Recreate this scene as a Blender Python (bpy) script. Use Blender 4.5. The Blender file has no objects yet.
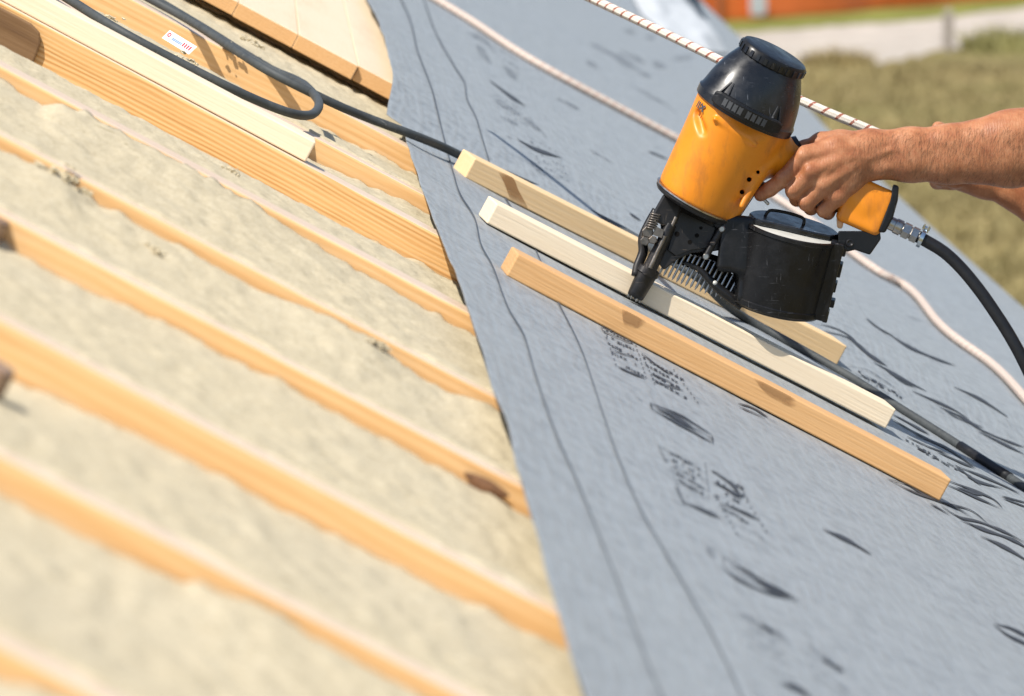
import bpy, bmesh, math, random
import numpy as np
from mathutils import Vector, Matrix
random.seed(7); rng = np.random.default_rng(7)
scene = bpy.context.scene
COL = scene.collection
R = math.radians

# ------------------------------------------------------------------ camera and frames
F, CX, CY = 5689.0, 512.0, 348.0
HC = 5.0
PH = math.atan2(748.0, math.hypot(5689.0, 267.0))
RT = Vector((1, 0, 0)); FW = Vector((0, math.cos(PH), -math.sin(PH))); UP = Vector((0, math.sin(PH), math.cos(PH)))
CAM = Vector((0, 0, HC))
def cw(x, y, z): return RT*x + UP*y + FW*z            # camera axes -> world direction
def pix(px, py, z): return CAM + cw((px-CX)/F*z, (CY-py)/F*z, z)
Vd = cw(-267/F, 748/F, 1).normalized()                 # along the eave, away from the camera
_r = (1.0, -0.510, 0.0); _rz = -(_r[0]*(-267/F) + _r[1]*(748/F))
Ud = cw(1.0, -0.53, _rz).normalized()                  # down the rafters
Nd = Ud.cross(Vd).normalized()
O = pix(632, 300, 6.18)
M = Matrix(((Ud.x, Vd.x, Nd.x, O.x), (Ud.y, Vd.y, Nd.y, O.y), (Ud.z, Vd.z, Nd.z, O.z), (0, 0, 0, 1)))
def uv(px, py, w=0.0):
    d = cw((px-CX)/F, (CY-py)/F, 1)
    t = (O + Nd*w - CAM).dot(Nd) / d.dot(Nd)
    p = CAM + d*t - O
    return p.dot(Ud), p.dot(Vd)
def depth_uv(u, v, w=0): return (O + Ud*u + Vd*v + Nd*w - CAM).dot(FW)
def ground_pt(px, py, z=0.0):
    d = cw((px-CX)/F, (CY-py)/F, 1); t = (z-CAM.z)/d.z
    return CAM + d*t

# ------------------------------------------------------------------ object helpers
def tag(o, label=None, cat=None, group=None, kind=None):
    if label: o['label'] = label
    if cat: o['category'] = cat
    if group: o['group'] = group
    if kind: o['kind'] = kind
    return o
def mesh_obj(name, verts, faces, mat, parent=None, matrix=None, smooth=False, uvs=None):
    me = bpy.data.meshes.new(name)
    me.from_pydata([tuple(map(float, v)) for v in verts], [], [tuple(map(int, f)) for f in faces])
    if uvs is not None:
        lay = me.uv_layers.new(name='UVMap')
        li = np.zeros(len(me.loops), dtype=np.int32); me.loops.foreach_get('vertex_index', li)
        lay.data.foreach_set('uv', np.asarray(uvs, dtype=np.float32)[li].ravel())
    me.update()
    if smooth: me.polygons.foreach_set('use_smooth', [True]*len(me.polygons))
    if mat: me.materials.append(mat)
    o = bpy.data.objects.new(name, me); COL.objects.link(o)
    if parent is not None: o.parent = parent
    elif matrix is not None: o.matrix_world = matrix
    return o
def np_mesh(name, V, Q, mat, parent=None, matrix=None):
    me = bpy.data.meshes.new(name)
    V = np.asarray(V, np.float32); Q = np.asarray(Q, np.int32); k = Q.shape[1]
    me.vertices.add(len(V)); me.vertices.foreach_set('co', V.ravel())
    me.loops.add(Q.size); me.loops.foreach_set('vertex_index', Q.ravel())
    me.polygons.add(len(Q)); me.polygons.foreach_set('loop_start', np.arange(0, Q.size, k, dtype=np.int32))
    me.polygons.foreach_set('use_smooth', np.ones(len(Q), bool))
    me.update(calc_edges=True); me.validate()
    me.materials.append(mat)
    o = bpy.data.objects.new(name, me); COL.objects.link(o)
    if parent is not None: o.parent = parent
    elif matrix is not None: o.matrix_world = matrix
    return o
def empty(name, matrix):
    o = bpy.data.objects.new(name, None); COL.objects.link(o); o.matrix_world = matrix
    o.empty_display_size = 0.05
    return o
def bevel(o, w, seg=2, ang=35):
    m = o.modifiers.new('bevel', 'BEVEL'); m.width = w; m.segments = seg; m.limit_method = 'ANGLE'; m.angle_limit = R(ang)
    return o
class MB:
    """collects shapes of ONE part"""
    def __init__(s): s.v = []; s.f = []; s.uv = []
    def add(s, v, f, uvs=None):
        b = len(s.v); s.v += [tuple(p) for p in v]; s.f += [tuple(i+b for i in q) for q in f]
        s.uv += list(uvs) if uvs is not None else [(0, 0)]*len(v)
        return s
    def box(s, a, b):
        (x0, y0, z0), (x1, y1, z1) = a, b
        v = [(x0,y0,z0),(x1,y0,z0),(x1,y1,z0),(x0,y1,z0),(x0,y0,z1),(x1,y0,z1),(x1,y1,z1),(x0,y1,z1)]
        return s.add(v, [(0,3,2,1),(4,5,6,7),(0,1,5,4),(1,2,6,5),(2,3,7,6),(3,0,4,7)])
    def prism(s, poly, z0, z1):
        n = len(poly)
        ar = sum(poly[i][0]*poly[(i+1)%n][1]-poly[(i+1)%n][0]*poly[i][1] for i in range(n))
        if ar < 0: poly = poly[::-1]
        v = [(x, y, z0) for x, y in poly] + [(x, y, z1) for x, y in poly]
        f = [tuple(range(n))[::-1], tuple(range(n, 2*n))] + [(i, (i+1)%n, n+(i+1)%n, n+i) for i in range(n)]
        return s.add(v, f)
    def tube(s, pts, rad, n=12, caps=True, flat=1.0, twist=0.0):
        pts = [Vector(p) for p in pts]; m = len(pts)
        rr = rad if isinstance(rad, (list, tuple)) else [rad]*m
        v = []; uvs = []; L = 0
        T0 = (pts[1]-pts[0]).normalized()
        nn = T0.orthogonal().normalized()
        for i, p in enumerate(pts):
            T = (pts[min(i+1, m-1)]-pts[max(i-1, 0)]).normalized()
            nn = (nn - T*nn.dot(T)).normalized(); bb = T.cross(nn)
            if i: L += (p-pts[i-1]).length
            for k in range(n):
                a = 2*math.pi*k/n
                v.append(p + nn*(rr[i]*math.cos(a)) + bb*(rr[i]*flat*math.sin(a)))
                uvs.append((L, k/n))
        f = [(i*n+k, i*n+(k+1)%n, (i+1)*n+(k+1)%n, (i+1)*n+k) for i in range(m-1) for k in range(n)]
        if caps: f += [tuple(range(n))[::-1], tuple(range((m-1)*n, m*n))]
        return s.add(v, f, uvs)
    def lathe(s, base, ax, prof, n=48, a0=0, a1=2*math.pi, ref=None, caps=True):
        """prof: list of (t along ax, radius)"""
        base = Vector(base); ax = Vector(ax).normalized()
        p = Vector(ref) if ref else ax.orthogonal(); p = (p-ax*p.dot(ax)).normalized(); q = ax.cross(p)
        full = abs(a1-a0-2*math.pi) < 1e-6; m = n if full else n+1
        v = []
        for t, r in prof:
            for k in range(m):
                a = a0+(a1-a0)*k/n
                v.append(base+ax*t+p*(r*math.cos(a))+q*(r*math.sin(a)))
        f = []
        for i in range(len(prof)-1):
            for k in range(n):
                k2 = (k+1) % m
                f.append((i*m+k, i*m+k2, (i+1)*m+k2, (i+1)*m+k))
        if caps and full: f += [tuple(range(m))[::-1], tuple(range((len(prof)-1)*m, len(prof)*m))]
        return s.add(v, f)
    def build(s, name, mat, parent=None, matrix=None, smooth=False, auto=None):
        o = mesh_obj(name, s.v, s.f, mat, parent, matrix, smooth, s.uv)
        if auto: 
            o.data.polygons.foreach_set('use_smooth', [True]*len(o.data.polygons))
            bm = bmesh.new(); bm.from_mesh(o.data)
            for e in bm.edges:
                if len(e.link_faces) == 2 and e.calc_face_angle(0) > R(auto): e.smooth = False
            bm.to_mesh(o.data); bm.free()
        return o
def spline(pts, step):
    """Catmull-Rom through pts (any dimension)"""
    P = [np.array(p, float) for p in pts]; P = [2*P[0]-P[1]] + P + [2*P[-1]-P[-2]]
    out = []
    for i in range(1, len(P)-2):
        n = max(2, int(np.linalg.norm(P[i+1]-P[i])/step))
        for k in range(n):
            t = k/n
            out.append(.5*((2*P[i]) + (P[i+1]-P[i-1])*t + (2*P[i-1]-5*P[i]+4*P[i+1]-P[i+2])*t*t + (3*P[i]-P[i-1]-3*P[i+1]+P[i+2])*t**3))
    out.append(P[-2])
    return out
# numpy value noise
_perm = rng.random((257, 257)).astype(np.float32)
def vnoise(x, y):
    x = np.asarray(x, float); y = np.asarray(y, float)
    xi = np.floor(x).astype(int); yi = np.floor(y).astype(int); fx = x-xi; fy = y-yi
    fx = fx*fx*(3-2*fx); fy = fy*fy*(3-2*fy)
    a = _perm[xi % 256, yi % 256]; b = _perm[(xi+1) % 256, yi % 256]; c = _perm[xi % 256, (yi+1) % 256]; d = _perm[(xi+1) % 256, (yi+1) % 256]
    return (a*(1-fx)+b*fx)*(1-fy)+(c*(1-fx)+d*fx)*fy*1.0 - 0.5
def fbm(x, y, o=4):
    s = 0; a = 1.0
    for i in range(o): s = s+a*vnoise(x*2**i+17.3*i, y*2**i+9.1*i); a *= .5
    return s
def sstep(a, b, x):
    t = np.clip((x-a)/(b-a), 0, 1); return t*t*(3-2*t)

# ------------------------------------------------------------------ signed distance fields -> mesh
class SDF:
    def __init__(s, lo, hi, h):
        s.lo = np.array(lo, float); s.h = h
        s.n = np.ceil((np.array(hi, float)-s.lo)/h).astype(int)+1
        s.f = np.full(s.n, 60.0, np.float32)
    def _sub(s, lo, hi):
        a = np.maximum(0, np.floor((np.array(lo)-s.lo)/s.h).astype(int)); b = np.minimum(s.n, np.ceil((np.array(hi)-s.lo)/s.h).astype(int)+1)
        if (b <= a).any(): return None
        g = [(s.lo[i]+s.h*np.arange(a[i], b[i])).astype(np.float32) for i in range(3)]
        return (slice(a[0], b[0]), slice(a[1], b[1]), slice(a[2], b[2])), np.ix_(*g) if False else (g[0][:, None, None], g[1][None, :, None], g[2][None, None, :])
    def _mix(s, sl, d, k, op):
        f = s.f[sl]
        if op == 'add':
            if k > 0:
                h = np.clip(.5+.5*(f-d)/k, 0, 1); s.f[sl] = f*(1-h)+d*h-k*h*(1-h)
            else: s.f[sl] = np.minimum(f, d)
        else:
            if k > 0:
                h = np.clip(.5-.5*(f+d)/k, 0, 1); s.f[sl] = f*(1-h)-d*h+k*h*(1-h)
            else: s.f[sl] = np.maximum(f, -d)
    def cap(s, a, b, ra, rb, k=4.0, op='add', sq=None):
        a = np.array(a, float); b = np.array(b, float); m = max(ra, rb)+k+6
        r = s._sub(np.minimum(a, b)-m, np.maximum(a, b)+m)
        if r is None: return s
        sl, (X, Y, Z) = r
        ba = b-a; L = max(float(ba@ba), 1e-9)
        h = np.clip(((X-a[0])*ba[0]+(Y-a[1])*ba[1]+(Z-a[2])*ba[2])/L, 0, 1)
        dx = X-a[0]-ba[0]*h; dy = Y-a[1]-ba[1]*h; dz = Z-a[2]-ba[2]*h
        if sq: dx = dx*sq[0]; dy = dy*sq[1]; dz = dz*sq[2]
        d = np.sqrt(dx*dx+dy*dy+dz*dz)-(ra+(rb-ra)*h)
        s._mix(sl, d, k, op); return s
    def chain(s, pts, k=3.0, op='add', sq=None):
        for p, q in zip(pts, pts[1:]): s.cap(p[:3], q[:3], p[3], q[3], k, op, sq)
        return s
    def cone(s, base, ax, prof, k=3.0, op='add', rnd=0):
        """solid of revolution: prof [(t, r)] interpolated, capped"""
        base = np.array(base, float); ax = np.array(ax, float); ax /= np.linalg.norm(ax)
        m = max(r for t, r in prof)+k+8; e0 = base+ax*prof[0][0]; e1 = base+ax*prof[-1][0]
        r = s._sub(np.minimum(e0, e1)-m, np.maximum(e0, e1)+m)
        sl, (X, Y, Z) = r
        t = (X-base[0])*ax[0]+(Y-base[1])*ax[1]+(Z-base[2])*ax[2]
        rad = np.sqrt(np.maximum((X-base[0])**2+(Y-base[1])**2+(Z-base[2])**2-t*t, 0))
        rr = np.interp(t, [p[0] for p in prof], [p[1] for p in prof]).astype(np.float32)
        d1 = rad-rr+rnd; d2 = np.maximum(prof[0][0]-t, t-prof[-1][0])+rnd
        d = np.minimum(np.maximum(d1, d2), 0)+np.sqrt(np.maximum(d1, 0)**2+np.maximum(d2, 0)**2)-rnd
        s._mix(sl, d, k, op); return s
    def box(s, c, axes, half, rnd=3, k=3.0, op='add'):
        c = np.array(c, float); m = float(np.linalg.norm(half))+k+6
        r = s._sub(c-m, c+m)
        sl, (X, Y, Z) = r
        q = []
        for ax, h in zip(axes, half):
            ax = np.array(ax, float); ax /= np.linalg.norm(ax)
            q.append(np.abs((X-c[0])*ax[0]+(Y-c[1])*ax[1]+(Z-c[2])*ax[2])-(h-rnd))
        d = np.sqrt(sum(np.maximum(x, 0)**2 for x in q))+np.minimum(np.maximum(np.maximum(q[0], q[1]), q[2]), 0)-rnd
        s._mix(sl, d, k, op); return s
    def mesh(s, smooth=1):
        f = s.f; ins = f < 0
        c = np.zeros(tuple(np.array(f.shape)-1), np.uint8)
        cor = [(i, j, k) for i in (0, 1) for j in (0, 1) for k in (0, 1)]
        for i, j, k in cor: c += ins[i:f.shape[0]-1+i, j:f.shape[1]-1+j, k:f.shape[2]-1+k]
        act = (c > 0) & (c < 8); idx = np.argwhere(act)
        vid = np.full(act.shape, -1, np.int64); vid[act] = np.arange(len(idx))
        val = {q: f[idx[:, 0]+q[0], idx[:, 1]+q[1], idx[:, 2]+q[2]] for q in cor}
        P = np.zeros((len(idx), 3)); N = np.zeros(len(idx))
        for q in cor:
            for ax in range(3):
                if q[ax]: continue
                q2 = tuple(v+(1 if t == ax else 0) for t, v in enumerate(q))
                a, b = val[q], val[q2]; cr = (a < 0) != (b < 0)
                t = np.where(cr, a/np.where(cr, a-b, 1), 0)
                pt = np.tile(np.array(q, float), (len(idx), 1)); pt[:, ax] += t
                P[cr] += pt[cr]; N[cr] += 1
        P = (P/N[:, None]+idx)*s.h+s.lo
        quads = []
        for ax in range(3):
            o1, o2 = [(1, 2), (2, 0), (0, 1)][ax]
            n = f.shape
            sl1 = [slice(1, n[t]-1) for t in range(3)]; sl1[ax] = slice(0, n[ax]-1)
            sl2 = list(sl1); sl2[ax] = slice(1, n[ax])
            A = ins[tuple(sl1)]; B = ins[tuple(sl2)]
            base = np.array([0 if t == ax else 1 for t in range(3)])
            for flip, mask in ((0, A & ~B), (1, ~A & B)):
                e = np.argwhere(mask)+base
                if not len(e): continue
                d1 = np.zeros(3, int); d1[o1] = 1; d2 = np.zeros(3, int); d2[o2] = 1
                cs = [e-d1-d2, e-d2, e, e-d1]
                qd = np.stack([vid[x[:, 0], x[:, 1], x[:, 2]] for x in cs], 1)
                quads.append(qd[:, ::-1] if flip else qd)
        Q = np.concatenate(quads)
        used = np.unique(Q); remap = np.zeros(len(P), np.int64); remap[used] = np.arange(len(used)); P = P[used]; Q = remap[Q]
        for _ in range(smooth):
            acc = np.zeros_like(P); cnt = np.zeros(len(P))
            for i in range(4):
                a, b = Q[:, i], Q[:, (i+1) % 4]
                for t in range(3): acc[:, t] += np.bincount(a, P[b, t], len(P))+np.bincount(b, P[a, t], len(P))
                cnt += np.bincount(a, minlength=len(P))+np.bincount(b, minlength=len(P))
            P = .4*P+.6*acc/np.maximum(cnt, 1)[:, None]
        return P, Q

# ------------------------------------------------------------------ materials
def mat_new(name):
    m = bpy.data.materials.new(name); m.use_nodes = True
    nt = m.node_tree; nt.nodes.clear()
    out = nt.nodes.new('ShaderNodeOutputMaterial'); b = nt.nodes.new('ShaderNodeBsdfPrincipled')
    nt.links.new(b.outputs[0], out.inputs[0])
    return m, nt, b
def N(nt, t, **kw):
    n = nt.nodes.new(t)
    for k, v in kw.items():
        if k in n.inputs: n.inputs[k].default_value = v
        else: setattr(n, k, v)
    return n
def coords(nt, scale=(1, 1, 1), out='Object', rot=(0, 0, 0)):
    tc = nt.nodes.new('ShaderNodeTexCoord'); mp = nt.nodes.new('ShaderNodeMapping')
    mp.inputs['Scale'].default_value = scale; mp.inputs['Rotation'].default_value = rot
    nt.links.new(tc.outputs[out], mp.inputs[0]); return mp.outputs[0]
def ramp(nt, fac, stops):
    r = nt.nodes.new('ShaderNodeValToRGB'); cr = r.color_ramp
    while len(cr.elements) > 1: cr.elements.remove(cr.elements[-1])
    for i, (p, c) in enumerate(stops):
        e = cr.elements[0] if i == 0 else cr.elements.new(p)
        e.position = p; e.color = (*c, 1) if len(c) == 3 else c
    nt.links.new(fac, r.inputs[0]); return r.outputs[0]
def noise(nt, vec, scale, detail=4, rough=.55, dist=0):
    n = N(nt, 'ShaderNodeTexNoise'); n.inputs['Scale'].default_value = scale; n.inputs['Detail'].default_value = detail
    n.inputs['Roughness'].default_value = rough; n.inputs['Distortion'].default_value = dist
    nt.links.new(vec, n.inputs['Vector']); return n.outputs['Fac']
def mixc(nt, fac, a, b, mode='MIX'):
    m = nt.nodes.new('ShaderNodeMix'); m.data_type = 'RGBA'; m.blend_type = mode
    for sock, v in ((m.inputs[0], fac), (m.inputs[6], a), (m.inputs[7], b)):
        if isinstance(v, (int, float)): sock.default_value = v
        elif isinstance(v, tuple): sock.default_value = (*v, 1)
        else: nt.links.new(v, sock)
    return m.outputs[2]
def math_n(nt, op, a, b=0.0, clamp=False):
    m = nt.nodes.new('ShaderNodeMath'); m.operation = op; m.use_clamp = clamp
    for i, v in enumerate((a, b)):
        if isinstance(v, (int, float)): m.inputs[i].default_value = v
        else: nt.links.new(v, m.inputs[i])
    return m.outputs[0]
def bump(nt, b, h, strength=.3, dist=.002):
    n = nt.nodes.new('ShaderNodeBump'); n.inputs['Strength'].default_value = strength; n.inputs['Distance'].default_value = dist
    nt.links.new(h, n.inputs['Height']); nt.links.new(n.outputs[0], b.inputs['Normal'])
def L(nt, a, b): nt.links.new(a, b)

def wood(name, light, mid, dark, ring=90.0, contrast=.6, knots=True, rough=.6, blot=.25, spec=.4):
    m, nt, b = mat_new(name)
    info = nt.nodes.new('ShaderNodeObjectInfo')
    base = coords(nt, (1, 1, 1))
    add = nt.nodes.new('ShaderNodeVectorMath'); add.operation = 'ADD'; L(nt, base, add.inputs[0])
    cmb = nt.nodes.new('ShaderNodeCombineXYZ'); L(nt, math_n(nt, 'MULTIPLY', info.outputs['Random'], 37.0), cmb.inputs[0]); L(nt, info.outputs['Random'], cmb.inputs[2]); L(nt, cmb.outputs[0], add.inputs[1])
    def mp(sc, v=add.outputs[0]):
        k = nt.nodes.new('ShaderNodeMapping'); k.inputs['Scale'].default_value = sc; L(nt, v, k.inputs[0]); return k.outputs[0]
    warp = noise(nt, mp((1.6, 9, 9)), 1.0, 3)
    w2 = nt.nodes.new('ShaderNodeCombineXYZ'); L(nt, math_n(nt, 'MULTIPLY', math_n(nt, 'SUBTRACT', warp, .5), .035), w2.inputs[2]); L(nt, math_n(nt, 'MULTIPLY', math_n(nt, 'SUBTRACT', warp, .5), .02), w2.inputs[1])
    ad2 = nt.nodes.new('ShaderNodeVectorMath'); ad2.operation = 'ADD'; L(nt, add.outputs[0], ad2.inputs[0]); L(nt, w2.outputs[0], ad2.inputs[1])
    wv = N(nt, 'ShaderNodeTexWave'); wv.wave_type = 'BANDS'; wv.bands_direction = 'Z'; wv.inputs['Scale'].default_value = ring*.314
    wv.inputs['Distortion'].default_value = 3.2; wv.inputs['Detail'].default_value = 3; wv.inputs['Detail Scale'].default_value = 1.3
    L(nt, mp((.12, .55, 1), ad2.outputs[0]), wv.inputs['Vector'])
    fib = noise(nt, mp((14, 420, 420)), 1.0, 4, .65)
    patch = noise(nt, mp((2.2, 14, 14)), 1.0, 4)
    vis = ramp(nt, noise(nt, mp((3.5, 26, 40)), 1.0, 4), [(.35, (.35,)*3), (.65, (1, 1, 1))])
    g = math_n(nt, 'ADD', math_n(nt, 'MULTIPLY', math_n(nt, 'MULTIPLY', wv.outputs['Fac'], contrast), vis), math_n(nt, 'MULTIPLY', fib, 1-contrast*.6))
    col = ramp(nt, g, [(.12, light), (.55, mid), (1.0, dark)])
    col = mixc(nt, math_n(nt, 'MULTIPLY', ramp(nt, patch, [(.42, (0,0,0)), (.72, (1,1,1))]), blot), col, mid)
    if knots:
        vo = N(nt, 'ShaderNodeTexVoronoi'); vo.inputs['Scale'].default_value = 1.0; L(nt, mp((2.1, 9, 7)), vo.inputs['Vector'])
        kn = ramp(nt, math_n(nt, 'ADD', vo.outputs['Distance'], math_n(nt, 'MULTIPLY', fib, .03)), [(.06, (1,1,1)), (.10, (0,0,0))])
        col = mixc(nt, math_n(nt, 'MULTIPLY', kn, .75), col, (dark[0]*.42, dark[1]*.32, dark[2]*.25))
    L(nt, col, b.inputs['Base Color']); b.inputs['Roughness'].default_value = rough; b.inputs['Specular IOR Level'].default_value = spec
    bump(nt, b, math_n(nt, 'ADD', fib, math_n(nt, 'MULTIPLY', wv.outputs['Fac'], contrast*.6)), .35, .0012)
    return m
def plain(name, col, rough=.5, metal=0.0, var=.15, scale=60, bmp=.15, spec=.5, scr=None):
    m, nt, b = mat_new(name); v = coords(nt)
    n = noise(nt, v, scale, 5, .6); big = noise(nt, v, scale*.22, 3)
    f = math_n(nt, 'ADD', math_n(nt, 'MULTIPLY', n, .6), math_n(nt, 'MULTIPLY', big, .4))
    lo = tuple(c*(1-var) for c in col); hi = tuple(min(1, c*(1+var)) for c in col)
    c = ramp(nt, f, [(.3, lo), (.7, hi)])
    rg = ramp(nt, n, [(.3, (max(0, rough-.1),)*3), (.7, (min(1, rough+.1),)*3)])
    if scr:
        s1 = noise(nt, coords(nt, (30, 700, 120), rot=(0.3, .2, .7)), 1, 3, .6); s2 = noise(nt, coords(nt, (500, 40, 160), rot=(.1, .5, .2)), 1, 3, .6)
        mk = noise(nt, v, 38, 3)
        s = math_n(nt, 'MULTIPLY', ramp(nt, math_n(nt, 'MAXIMUM', s1, s2), [(.655, (0,0,0)), (.72, (1,1,1))]), ramp(nt, mk, [(.45, (0,0,0)), (.58, (1,1,1))]))
        c = mixc(nt, math_n(nt, 'MULTIPLY', s, .8), c, scr)
        dust = ramp(nt, noise(nt, v, 22, 6, .7), [(.5, (0,0,0)), (.8, (1,1,1))])
        c = mixc(nt, math_n(nt, 'MULTIPLY', dust, .13), c, scr)
        rg = mixc(nt, math_n(nt, 'MULTIPLY', dust, .5), rg, (.75,)*3)
    L(nt, c, b.inputs['Base Color']); L(nt, rg, b.inputs['Roughness']); b.inputs['Metallic'].default_value = metal
    b.inputs['Specular IOR Level'].default_value = spec
    if bmp: bump(nt, b, n, bmp, .001)
    return m

W_RAFTER = wood('rafter_spruce', (.79, .53, .28), (.71, .425, .18), (.54, .275, .09), 110, .42, blot=.45, rough=.5, spec=.5)
W_TOP = wood('pale_spruce_top', (.70, .55, .43), (.67, .51, .375), (.60, .42, .28), 90, .2, knots=False, rough=.5, spec=.5)  # paler tone for the upward faces of the rafters
W_GRAIN = wood('coarse_grained_spruce', (.78, .52, .26), (.69, .39, .145), (.48, .215, .06), 190, .62, knots=False)
W_CREAM = wood('cream_spruce', (.85, .72, .54), (.82, .67, .475), (.77, .60, .39), 170, .12, knots=False, blot=.3)
W_PALE = wood('pale_spruce', (.80, .60, .36), (.76, .535, .285), (.70, .45, .21), 170, .12, knots=False)
W_TAN = wood('tan_spruce', (.70, .435, .21), (.635, .36, .15), (.50, .255, .09), 260, .22, knots=False)
W_BOARD = wood('sheathing_spruce', (.78, .64, .46), (.75, .60, .41), (.64, .47, .29), 60, .35, knots=False, blot=.3)
def m_shadow():  # shadow shapes on the battens, painted brown with a fading edge
    m, nt, b = mat_new('brown_painted_shadow'); c = ramp(nt, noise(nt, coords(nt, (10, 200, 200)), 1, 4), [(.3, (.42, .225, .09)), (.7, (.34, .18, .07))])
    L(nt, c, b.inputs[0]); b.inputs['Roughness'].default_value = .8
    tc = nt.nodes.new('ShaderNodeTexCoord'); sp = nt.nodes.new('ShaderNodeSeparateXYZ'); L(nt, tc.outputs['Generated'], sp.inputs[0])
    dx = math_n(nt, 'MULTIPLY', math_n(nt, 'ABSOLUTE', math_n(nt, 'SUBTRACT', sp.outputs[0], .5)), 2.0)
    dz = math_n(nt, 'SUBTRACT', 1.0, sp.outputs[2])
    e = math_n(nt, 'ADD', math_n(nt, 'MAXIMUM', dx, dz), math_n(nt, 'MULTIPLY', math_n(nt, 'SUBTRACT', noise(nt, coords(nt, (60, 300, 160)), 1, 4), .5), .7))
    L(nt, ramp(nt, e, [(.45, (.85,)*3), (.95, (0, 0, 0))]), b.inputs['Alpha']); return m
W_SHADOW = m_shadow()

def m_wool():
    m, nt, b = mat_new('mineral_wool'); v = coords(nt)
    fib = noise(nt, coords(nt, (25, 140, 140), rot=(0, 0, .25)), 1, 6, .72, .6)
    fib2 = noise(nt, coords(nt, (220, 60, 90), rot=(0, 0, -.5)), 1, 5, .7)
    cl = noise(nt, v, 14, 5, .6); big = noise(nt, v, 3.2, 4)
    f = math_n(nt, 'ADD', math_n(nt, 'MULTIPLY', fib, .55), math_n(nt, 'MULTIPLY', fib2, .45))
    c = ramp(nt, f, [(.30, (.43, .36, .238)), (.5, (.528, .452, .310)), (.70, (.585, .510, .360))])
    c = mixc(nt, ramp(nt, cl, [(.58, (0,0,0)), (.80, (.35,)*3)]), c, (.50, .42, .27))
    c = mixc(nt, ramp(nt, big, [(.5, (0,0,0)), (.75, (.3,)*3)]), c, (.46, .415, .32))
    spk = noise(nt, coords(nt, (260, 150, 200)), 1, 4, .7)
    c = mixc(nt, ramp(nt, spk, [(.30, (.55,)*3), (.46, (0,0,0))]), c, (.30, .25, .15))
    c = mixc(nt, ramp(nt, spk, [(.58, (0,0,0)), (.70, (.5,)*3)]), c, (.72, .66, .50))
    pits = ramp(nt, noise(nt, coords(nt, (40, 60, 60)), 1, 4, .6), [(.67, (0,0,0)), (.74, (.75,)*3)])
    c = mixc(nt, pits, c, (.24, .19, .10))
    L(nt, c, b.inputs[0]); b.inputs['Roughness'].default_value = 1; b.inputs['Specular IOR Level'].default_value = .05
    bump(nt, b, math_n(nt, 'ADD', f, math_n(nt, 'MULTIPLY', cl, .12)), .34, .0035); return m
WOOL = m_wool()
def m_membrane():
    m, nt, b = mat_new('grey_roof_membrane'); v = coords(nt)
    fine = noise(nt, v, 420, 3, .6); mid = noise(nt, coords(nt, (38, 16, 38)), 1, 4, .6); big = noise(nt, v, 2.5, 4)
    dia = N(nt, 'ShaderNodeTexVoronoi'); dia.inputs['Scale'].default_value = 1; L(nt, coords(nt, (80, 34, 60), rot=(0, 0, .0)), dia.inputs['Vector'])
    sp = nt.nodes.new('ShaderNodeSeparateXYZ'); wob = nt.nodes.new('ShaderNodeVectorMath'); wob.operation = 'ADD'
    cw_ = nt.nodes.new('ShaderNodeCombineXYZ'); L(nt, math_n(nt, 'MULTIPLY', noise(nt, coords(nt, (22, 7, 9)), 1, 3), .03), cw_.inputs[0]); L(nt, math_n(nt, 'MULTIPLY', noise(nt, coords(nt, (17, 8, 9)), 1, 3), .12), cw_.inputs[1])
    L(nt, v, wob.inputs[0]); L(nt, cw_.outputs[0], wob.inputs[1]); L(nt, wob.outputs[0], sp.inputs[0])
    qa = math_n(nt, 'SINE', math_n(nt, 'MULTIPLY', math_n(nt, 'ADD', math_n(nt, 'MULTIPLY', sp.outputs[0], 1/.024), math_n(nt, 'MULTIPLY', sp.outputs[1], 1/.11)), 6.283))
    qb = math_n(nt, 'SINE', math_n(nt, 'MULTIPLY', math_n(nt, 'SUBTRACT', math_n(nt, 'MULTIPLY', sp.outputs[0], 1/.024), math_n(nt, 'MULTIPLY', sp.outputs[1], 1/.11)), 6.283))
    quilt = math_n(nt, 'ADD', math_n(nt, 'MULTIPLY', math_n(nt, 'MULTIPLY', qa, qb), .25), .5)
    f = math_n(nt, 'ADD', math_n(nt, 'ADD', math_n(nt, 'MULTIPLY', mid, .35), math_n(nt, 'MULTIPLY', fine, .35)), math_n(nt, 'ADD', math_n(nt, 'MULTIPLY', dia.outputs['Distance'], .22), math_n(nt, 'MULTIPLY', quilt, .2)))
    c = ramp(nt, f, [(.38, (.150, .169, .183)), (.62, (.252, .276, .290))])
    c = mixc(nt, ramp(nt, big, [(.45, (0,0,0)), (.75, (.4,)*3)]), c, (.25, .272, .275))
    c = mixc(nt, ramp(nt, noise(nt, v, 160, 2), [(.74, (0,0,0)), (.80, (.7,)*3)]), c, (.5, .52, .5))
    L(nt, c, b.inputs[0]); b.inputs['Roughness'].default_value = .5; b.inputs['Specular IOR Level'].default_value = .45
    b.inputs['Sheen Weight'].default_value = .15
    bump(nt, b, math_n(nt, 'ADD', math_n(nt, 'ADD', math_n(nt, 'ADD', math_n(nt, 'MULTIPLY', dia.outputs['Distance'], .45), math_n(nt, 'MULTIPLY', quilt, .6)), math_n(nt, 'MULTIPLY', mid, .3)), math_n(nt, 'MULTIPLY', fine, .35)), .9, .005)
    return m
MEMB = m_membrane()
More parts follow.
